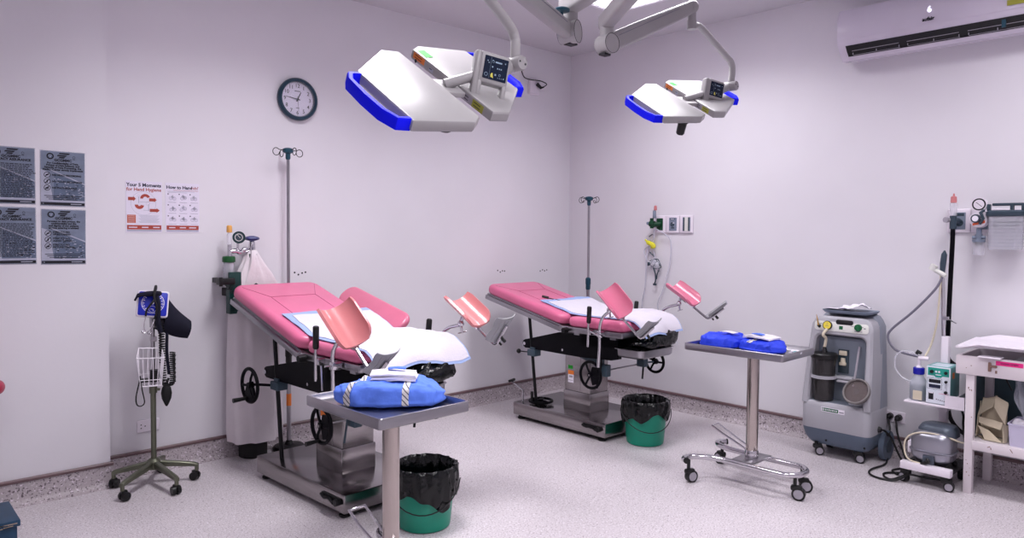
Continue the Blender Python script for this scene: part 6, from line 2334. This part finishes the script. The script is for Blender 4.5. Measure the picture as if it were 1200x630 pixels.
# things on its shelf
t = thing('paper_bag', 'crumpled brown paper bags leaning on the table shelf, left of the tub', 'paper bag', (TX + 0.10, TY - 0.115, 0.304))
m = MB()
def quad(a, b_, c_, d_, th=0.003):
    a, b_, c_, d_ = V(a), V(b_), V(c_), V(d_)
    def fn(u, v):
        p = a.lerp(b_, u).lerp(d_.lerp(c_, u), v)
        return p + V((0.010 * nz(p, 14, 3), 0.006 * nz(p, 18, 7), 0.004 * nz(p, 20, 1)))
    m.sheet(fn, 8, 8, th)
quad((0.06, 0.07, 0.01), (0.04, -0.06, 0.01), (0.06, -0.065, 0.20), (0.07, 0.06, 0.22))
quad((0.07, 0.06, 0.21), (0.065, -0.01, 0.24), (0.02, 0.0, 0.18), (0.0, 0.065, 0.12))
quad((0.065, 0.0, 0.24), (0.05, -0.065, 0.21), (-0.03, -0.072, 0.10), (0.0, -0.01, 0.19))
quad((0.0, 0.06, 0.12), (-0.02, -0.06, 0.11), (-0.04, -0.05, 0.07), (-0.02, 0.06, 0.09))
quad((-0.02, 0.062, 0.07), (-0.03, 0.01, 0.06), (-0.06, -0.065, 0.004), (-0.05, 0.02, 0.006))
quad((-0.02, -0.055, 0.105), (-0.06, -0.068, 0.004), (-0.03, -0.082, 0.005), (0.02, -0.08, 0.09))
quad((0.03, 0.07, 0.004), (-0.05, 0.03, 0.004), (-0.05, -0.06, 0.004), (0.05, -0.06, 0.004))
quad((0.05, 0.072, 0.01), (-0.03, 0.068, 0.01), (-0.02, 0.066, 0.09), (0.06, 0.068, 0.20))
m.build('paper', 'kraft', t, 20)
t = thing('storage_tub', 'pale lilac plastic tub at the right end of the table shelf', 'tub', (TX + 0.14, TY - 0.38, 0.304))
m = MB()
m.loft([[V((x, y, z)) for x, y in rrect(w_, l_, 0.012, 3)] for w_, l_, z in ((0.215, 0.33, 0.0), (0.225, 0.345, 0.115), (0.232, 0.352, 0.118), (0.232, 0.352, 0.124), (0.216, 0.336, 0.124), (0.206, 0.32, 0.006))])
m.build('tub', 'tub lilac', t)
t = thing('clear_bag', 'clear plastic bags hanging from the white table above the lilac tub', 'plastic bag', (TX + 0.14, TY - 0.25, 0.43))
m = MB()
for k, (x0_, y0_, sp) in enumerate(((-0.03, 0.035, 0.05), (0.02, -0.055, 0.06))):
    def film(u, v, x0_=x0_, y0_=y0_, sp=sp, k=k):
        w_ = 0.010 + sp * (1 - abs(2 * u - 1.1)) * (0.7 + 0.3 * sin(u * 7))
        return V((x0_ + 0.03 * sin(v * 9 + k) * u, y0_ - 0.05 * (1 - u) * (1 if k == 0 else -0.3) + (v - 0.5) * 2 * w_ - 0.02 * u, 0.02 + 0.225 * u + 0.01 * sin(v * 8)))
    m.sheet(film, 16, 14, 0.0015)
m.build('film', 'clear film', t, 40)
m = MB()
m.tube([(-0.03, 0.085, 0.245), (-0.03, 0.045, 0.165)], 0.004, 6)
m.tube([(0.0, -0.01, 0.245), (0.0, -0.045, 0.17)], 0.004, 6)
m.build('ties', 'black plastic', t)
t = thing('crumpled_tissue', 'crumpled white tissue in the front left corner of the lilac tub', 'tissue', (TX + 0.085, TY - 0.255, 0.415))
m = MB()
rings = []
for i in range(1, 14):
    ph = -pi / 2 + pi * i / 14
    ring = []
    for j in range(22):
        th = 2 * pi * j / 22
        p = V((0.032 * cos(ph) * cos(th), 0.036 * cos(ph) * sin(th), 0.03 * sin(ph)))
        ring.append(p * (1 + 0.5 * nz(p, 45, 2)))
    rings.append(ring)
m.loft(rings)
m.build('tissue', 'paper white', t, 15)
t = thing('blue_cap_bottle', 'bright blue rounded item in the lilac tub on the table shelf', 'item', (TX + 0.10, TY - 0.345, 0.34))
m = MB()
m.lathe([(0.02, 0.0), (0.034, 0.01), (0.036, 0.08), (0.03, 0.105), (0.012, 0.112)], I4, 20)
m.build('body', 'bottle blue', t)
t = thing('white_pouch', 'white plastic pouch standing in the lilac tub', 'pouch', (TX + 0.09, TY - 0.302, 0.34))
m = MB()
m.sheet(lambda u, v: V((0.01 * sin(v * 4), (v - 0.5) * 0.045 * (1.1 - 0.6 * u) + 0.01 * u, 0.13 * u + 0.012 * sin(v * 5))), 8, 6, 0.004)
m.build('pouch', 'tub lilac', t, 50)

# ------------------------------------------------------------ gas outlets on the right wall
def outlet_plate(t, y, z, w_, h_, inner, iw, ih):
    P_ = T(0, y, z) @ FACE_W
    m = MB()
    m.slab(P_, w_, h_, 0.014, 0.006, 0.006, 3)
    pl = m.build('plate', 'white plastic', t)
    m = MB()
    m.slab(P_ @ T(0.004, 0, 0.012), iw, ih, 0.005, 0.003, 0.001, 2)
    m.build('insert', inner, pl)
    return P_, pl
# middle panel
t = thing('gas_outlet_panel', 'three white outlet plates in a row behind the farther bed, left one green', 'gas outlet', (XE, 3.435, 1.53))
P_, pl = outlet_plate(t, 0.133, 0, 0.126, 0.146, 'outlet green', 0.062, 0.10)
P_, pl = outlet_plate(t, 0.003, 0, 0.126, 0.146, 'outlet slate', 0.072, 0.108)
m = MB()
m.slot(0).disc(0.0, -0.002, 0.020, P_, 0.0175, 16)
m.slot(0).rect(0.0, 0.042, 0.045, 0.012, P_, 0.0175)
m.slot(0).rect(0.004, -0.030, 0.03, 0.012, P_, 0.0175)
m.slot(1).rect(0.012, 0.010, 0.016, 0.006, P_, 0.018)
m.slot(1).rect(0.0, 0.042, 0.03, 0.004, P_, 0.018)
m.flat('marks', ['outlet dark', 'paper white'], pl)
P_, pl = outlet_plate(t, -0.127, 0, 0.126, 0.146, 'outlet slate', 0.072, 0.112)
m = MB()
m.rect(0.004, 0, 0.034, 0.112, P_, 0.0175)
m.flat('slots', 'panel cream', pl)
m = MB()
for k in (-1, 1):
    m.rect(0.004 + k * 0.022, 0, 0.012, 0.108, P_, 0.018)
m.flat('slots', 'outlet dark', pl)
t = thing('flowmeter', 'green flowmeter with a pink top plugged into the left outlet behind the farther bed', 'flowmeter', (XE - 0.02, 3.575, 1.53))
m = MB()
m.cyl((0, -0.02, 0), (-0.05, 0.03, 0.0), 0.020, 0.024, 14)
m.cyl((-0.05, 0.045, 0.005), (-0.05, 0.005, 0.0), 0.026, None, 14)
m.cyl((-0.05, 0.03, -0.035), (-0.05, 0.03, 0.05), 0.016, None, 12)
m.build('body', 'outlet green', t)
m = MB()
m.lathe([(0.013, 0.05), (0.015, 0.055), (0.013, 0.11), (0.008, 0.118)], T(-0.05, 0.005, 0), 12)
m.build('flow_tube', 'outlet slate', t)
MB().lathe([(0.012, 0.115), (0.014, 0.12), (0.012, 0.15), (0.006, 0.155)], T(-0.05, -0.005, 0), 12).build('cap', 'salmon vinyl', t)
m = MB()
m.cyl((-0.05, 0.05, 0.005), (-0.05, 0.075, 0.008), 0.014, None, 12)
m.build('knob', 'outlet slate', t)
t = thing('oxygen_tubing', 'clear tubing looping down the wall from the green flowmeter behind the farther bed', 'tubing', (XE, 3.6, 1.5))
m = MB()
m.tube([(-0.07, -0.02, -0.02), (-0.05, 0.0, -0.09), (-0.03, 0.06, -0.16), (-0.025, 0.085, -0.26), (-0.02, 0.10, -0.50), (-0.02, 0.13, -0.66), (-0.03, 0.10, -0.86), (-0.05, 0.03, -0.96)], 0.0055, 7, sub=6)
m.tube([(-0.06, -0.03, -0.01), (-0.03, -0.13, -0.07), (-0.02, -0.155, -0.15), (-0.02, -0.14, -0.32), (-0.02, -0.08, -0.52), (-0.02, -0.03, -0.66), (-0.02, -0.12, -0.80), (-0.04, -0.25, -0.95)], 0.0045, 7, sub=6)
m.tube([(-0.03, 0.05, -0.14), (-0.03, 0.11, -0.20), (-0.025, 0.06, -0.30), (-0.03, -0.0, -0.26), (-0.03, 0.02, -0.17)], 0.004, 7, sub=6)
m.build('tube', mat('tubing clear', (0.84, 0.84, 0.90), 0.25, alpha=0.6), t)
m = MB()
m.tube([(-0.035, 0.095, -0.10), (-0.04, 0.06, -0.125), (-0.04, 0.02, -0.14), (-0.035, -0.0, -0.17)], [0.008, 0.020, 0.022, 0.012], 8, sub=2)
m.box((-0.035, 0.02, -0.155), (0.02, 0.03, 0.04), bev=0.004)
yt = m.build('valve_clip', 'yellow tag', t)
m = MB()
m.tube([(-0.03, 0.05, -0.205), (-0.03, 0.02, -0.225), (-0.03, 0.005, -0.24)], 0.006, 6)
m.tube([(-0.03, 0.06, -0.075), (-0.03, 0.03, -0.055), (-0.03, 0.015, -0.06)], 0.004, 6)
m.build('blue_fitting', 'outlet dark', t)
t = thing('mask_strap', 'tangled clear mask with dark strap hanging on the wall below the green outlet', 'mask', (XE, 3.595, 1.19))
m = MB()
m.tube([(-0.03, 0.055, 0.03), (-0.03, -0.02, 0.05), (-0.03, -0.045, 0.02), (-0.03, -0.06, -0.02), (-0.03, 0.0, -0.03), (-0.03, 0.045, 0.0), (-0.03, 0.0, 0.05), (-0.03, -0.05, -0.01), (-0.03, -0.02, 0.03), (-0.03, 0.02, -0.02)], 0.0036, 6, sub=5)
m.tube([(-0.03, 0.015, -0.03), (-0.03, -0.005, -0.075), (-0.03, -0.008, -0.13), (-0.03, 0.005, -0.165)], 0.006, 6, sub=4)
m.tube([(-0.03, -0.045, -0.03), (-0.03, -0.025, -0.075), (-0.03, -0.018, -0.12)], 0.005, 6, sub=4)
m.box((-0.03, 0.0, -0.165), (0.012, 0.028, 0.016))
m.box((-0.03, 0.062, 0.005), (0.02, 0.022, 0.03), bev=0.004)
m.build('strap', 'outlet dark', t)
m = MB()
m.sheet(lambda u, v: V((-0.025 - 0.02 * sin(pi * u), 0.04 - 0.09 * v, 0.045 - 0.09 * u + 0.01 * sin(5 * v))), 8, 8, 0.0015)
m.build('mask', 'clear film', t, 60)

# right panel
t = thing('gas_outlet_panel', 'row of three white outlet plates high above the white table at right', 'gas outlet', (XE, 1.232, 1.541))
PR = []
for dy in (0.128, 0.0, -0.128):
    PR.append(outlet_plate(t, dy, 0, 0.126, 0.146, 'outlet slate', 0.066, 0.104))
m = MB()
m.rect(0.004, 0.038, 0.05, 0.018, PR[0][0], 0.0178)
m.disc(0.004, -0.012, 0.022, PR[0][0], 0.0178)
m.flat('marks', 'outlet dark', PR[0][1])
t = thing('flowmeter', 'clear flowmeter with a dark valve on the leftmost outlet above the white table', 'flowmeter', (XE - 0.02, 1.372, 1.541))
m = MB()
m.cyl((0.0, -0.01, 0.0), (-0.06, 0.0, 0.0), 0.018, 0.020, 14)
m.cyl((-0.06, 0.0, -0.05), (-0.06, 0.0, 0.03), 0.019, None, 14)
m.build('body', 'outlet dark', t)
m = MB()
m.cyl((-0.06, 0.0, 0.005), (-0.068, 0.03, 0.005), 0.014, None, 14)
m.cyl((-0.07, 0.028, 0.005), (-0.09, 0.034, 0.005), 0.017, None, 14)
m.build('knob', 'label grey', t)
MB().lathe([(0.017, 0.03), (0.020, 0.035), (0.019, 0.105), (0.012, 0.11)], T(-0.06, 0, 0), 14).build('flow_tube', 'clear plastic', t)
MB().lathe([(0.015, 0.108), (0.018, 0.112), (0.016, 0.145), (0.006, 0.15), (0.004, 0.165)], T(-0.06, 0, 0), 14).build('cap', 'salmon vinyl', t)
o = MB().tube([V(p) for p in ((4.958, 1.372, 1.50), (4.962, 1.373, 1.40), (4.972, 1.38, 1.2), (4.978, 1.385, 1.0), (4.982, 1.388, 0.85), (4.985, 1.39, 0.76), (4.98, 1.38, 0.69), (4.965, 1.33, 0.655))], 0.0135, 10, sub=5).build('oxygen_hose', 'black enamel')
tag(o, 'thick black hose hanging straight down from the clear flowmeter at right', 'hose')
t = thing('suction_regulator', 'round white suction regulator with a gauge above and a glass trap below', 'regulator', (XE - 0.02, 1.234, 1.541))
m = MB()
m.cyl((0.0, 0.0, 0.0), (-0.045, 0.0, 0.0), 0.024, None, 16)
m.cyl((-0.04, 0.0, 0.005), (-0.085, 0.0, 0.005), 0.050, 0.046, 28)
m.build('body', 'white plastic', t)
Fk = T(-0.086, 0, 0.005) @ FACE_W
m = MB()
m.cyl((-0.012, 0.006, 0.0), (-0.012, 0.006, 0.016), 0.026, 0.024, 24, Fk)
kb = m.build('knob', 'outlet dark', t)
m = MB()
m.disc(-0.012, 0.006, 0.017, Fk, 0.0165)
m.flat('knob_face', 'paper white', kb)
m = MB()
m.poly([(-0.028, -0.036, 0.001), (0.036, -0.020, 0.001), (0.036, -0.004, 0.001), (-0.028, -0.022, 0.001)], Fk)
m.flat('orange_strip', 'amber orange', t)
Fg = T(-0.07, 0.0, 0.095) @ FACE_W
m = MB()
m.cyl((0, 0, -0.02), (0, 0, 0.010), 0.042, None, 28, Fg)
m.cyl((0, -0.05, -0.008), (0, -0.03, -0.008), 0.010, None, 10, Fg)
gg = m.build('gauge', 'white plastic', t)
m = MB()
m.slot(0).ring2(0, 0, 0.028, 0.036, Fg, 0.0105, 26)
m.slot(0).rect(0, 0, 0.003, 0.04, Fg @ RZ(50), 0.0105)
m.flat('gauge_marks', ['ink'], gg)
m = MB()
m.cyl((-0.06, 0.0, -0.045), (-0.06, 0.0, -0.085), 0.014, None, 12)
m.cyl((-0.06, 0.0, -0.082), (-0.06, 0.0, -0.12), 0.020, 0.016, 12)
m.cyl((-0.06, 0.034, -0.10), (-0.06, -0.034, -0.10), 0.010, None, 10)
m.cyl((-0.06, 0.0, -0.112), (-0.06, 0.0, -0.128), 0.034, None, 18)
m.build('trap_head', 'outlet slate', t)
m = MB()
m.lathe([(0.031, -0.128), (0.032, -0.20), (0.028, -0.206), (0.026, -0.20)], T(-0.06, 0, 0), 20)
m.build('trap_bottle', 'clear plastic', t)
m = MB()
m.lathe([(0.024, -0.128), (0.022, -0.145), (0.008, -0.15)], T(-0.06, 0, 0), 16)
m.build('float', 'ink', t)
t = thing('suction_jar', 'clear graduated suction jar with dark blue lid at the right edge', 'jar', (XE - 0.085, 1.098, 1.541))
m = MB()
m.loft([[V((x, y, z)) for x, y in rrect(w_, l_, 0.04, 5)] for w_, l_, z in ((0.085, 0.165, -0.17), (0.09, 0.172, -0.16), (0.095, 0.18, 0.03), (0.09, 0.174, 0.03), (0.083, 0.162, -0.158))])
jr = m.build('jar', 'clear plastic', t)
m = MB()
for k in range(8):
    zz = -0.15 + 0.02 * k
    m.tube([V((x, y, zz)) for x, y in rrect(0.0965, 0.1775 + 0.0004 * k, 0.04, 5)], 0.0010, 4, closed=True)
m.build('graduations', 'grey ink', jr)
m = MB()
m.loft([[V((x, y, z)) for x, y in rrect(w_, l_, 0.045, 5)] for w_, l_, z in ((0.10, 0.19, 0.022), (0.108, 0.20, 0.028), (0.108, 0.20, 0.048), (0.09, 0.18, 0.058))])
for sy in (-1, 1):
    m.box((-0.01, sy * 0.085, 0.075), (0.03, 0.018, 0.04), bev=0.004)
m.box((-0.01, -0.01, 0.092), (0.03, 0.155, 0.016), bev=0.005)
m.box((-0.01, -0.03, 0.075), (0.03, 0.016, 0.03))
m.tube([(-0.03, -0.10, 0.045), (-0.04, -0.115, 0.03), (-0.04, -0.12, -0.01)], 0.010, 8)
m.tube([(-0.03, 0.105, 0.06), (-0.04, 0.12, 0.045), (-0.04, 0.105, 0.01), (-0.03, 0.125, -0.02)], 0.009, 8)
m.build('lid', 'outlet dark', t)
m = MB()
m.box((-0.02, -0.03, -0.01), (0.03, 0.075, 0.05), bev=0.006)
m.cyl((-0.03, 0.045, 0.02), (-0.03, 0.045, -0.04), 0.014, None, 10)
m.build('float_valve', 'outlet dark', t)
m = MB()
m.box((0.07, 0, 0.0), (0.05, 0.06, 0.05))
m.build('wall_mount', 'white plastic', t)

# ------------------------------------------------------------ blue step and crimson seat at the left edge
t = thing('foot_step', 'worn dark blue wooden step at the lower left edge', 'step', (0.345, 3.93, 0))
m = MB()
m.box((0.0, 0.0, 0.145), (0.44, 0.30, 0.028), bev=0.003)
m.box((-0.004, 0.0, 0.066), (0.425, 0.285, 0.132), bev=0.003)
m.build('lower_step', 'step blue', t)
m = MB()
m.box((-0.04, 0.075, 0.235), (0.34, 0.13, 0.156), bev=0.003)
m.box((-0.04, 0.075, 0.325), (0.36, 0.15, 0.025), bev=0.003)
m.build('upper_step', 'step blue', t)
m = MB()
rnd = random.Random(2)
S = T(0.2206, 0, 0) @ RZ(90) @ RX(90)
for k in range(10):
    m.rect(0, 0, rnd.uniform(0.01, 0.05), rnd.uniform(0.003, 0.007), S @ T(rnd.uniform(-0.12, 0.12), 0.134 + rnd.uniform(-0.002, 0.018), 0.0005))
S = T(0, -0.1506, 0) @ RX(90)
for k in range(14):
    m.rect(0, 0, rnd.uniform(0.01, 0.04), rnd.uniform(0.003, 0.007), S @ T(rnd.uniform(-0.05, 0.2), 0.134 + rnd.uniform(-0.002, 0.018), 0.0005))
m.flat('worn_edges', 'wood worn', t)
t = thing('padded_stool', 'crimson padded seat just showing at the left edge of the picture', 'stool', (0.405, 4.23, 0))
m = MB()
m.slab(T(0, 0, 0.652), 0.345, 0.345, 0.060, 0.17, 0.028, 6, n=12)
m.build('seat', 'crimson vinyl', t)
m = MB()
m.cyl((0, 0, 0.05), (0, 0, 0.652), 0.028, None, 16)
m.lathe([(0.13, 0.0), (0.135, 0.01), (0.12, 0.03), (0.03, 0.055)], I4, 28)
m.build('pedestal', 'dark metal', t)
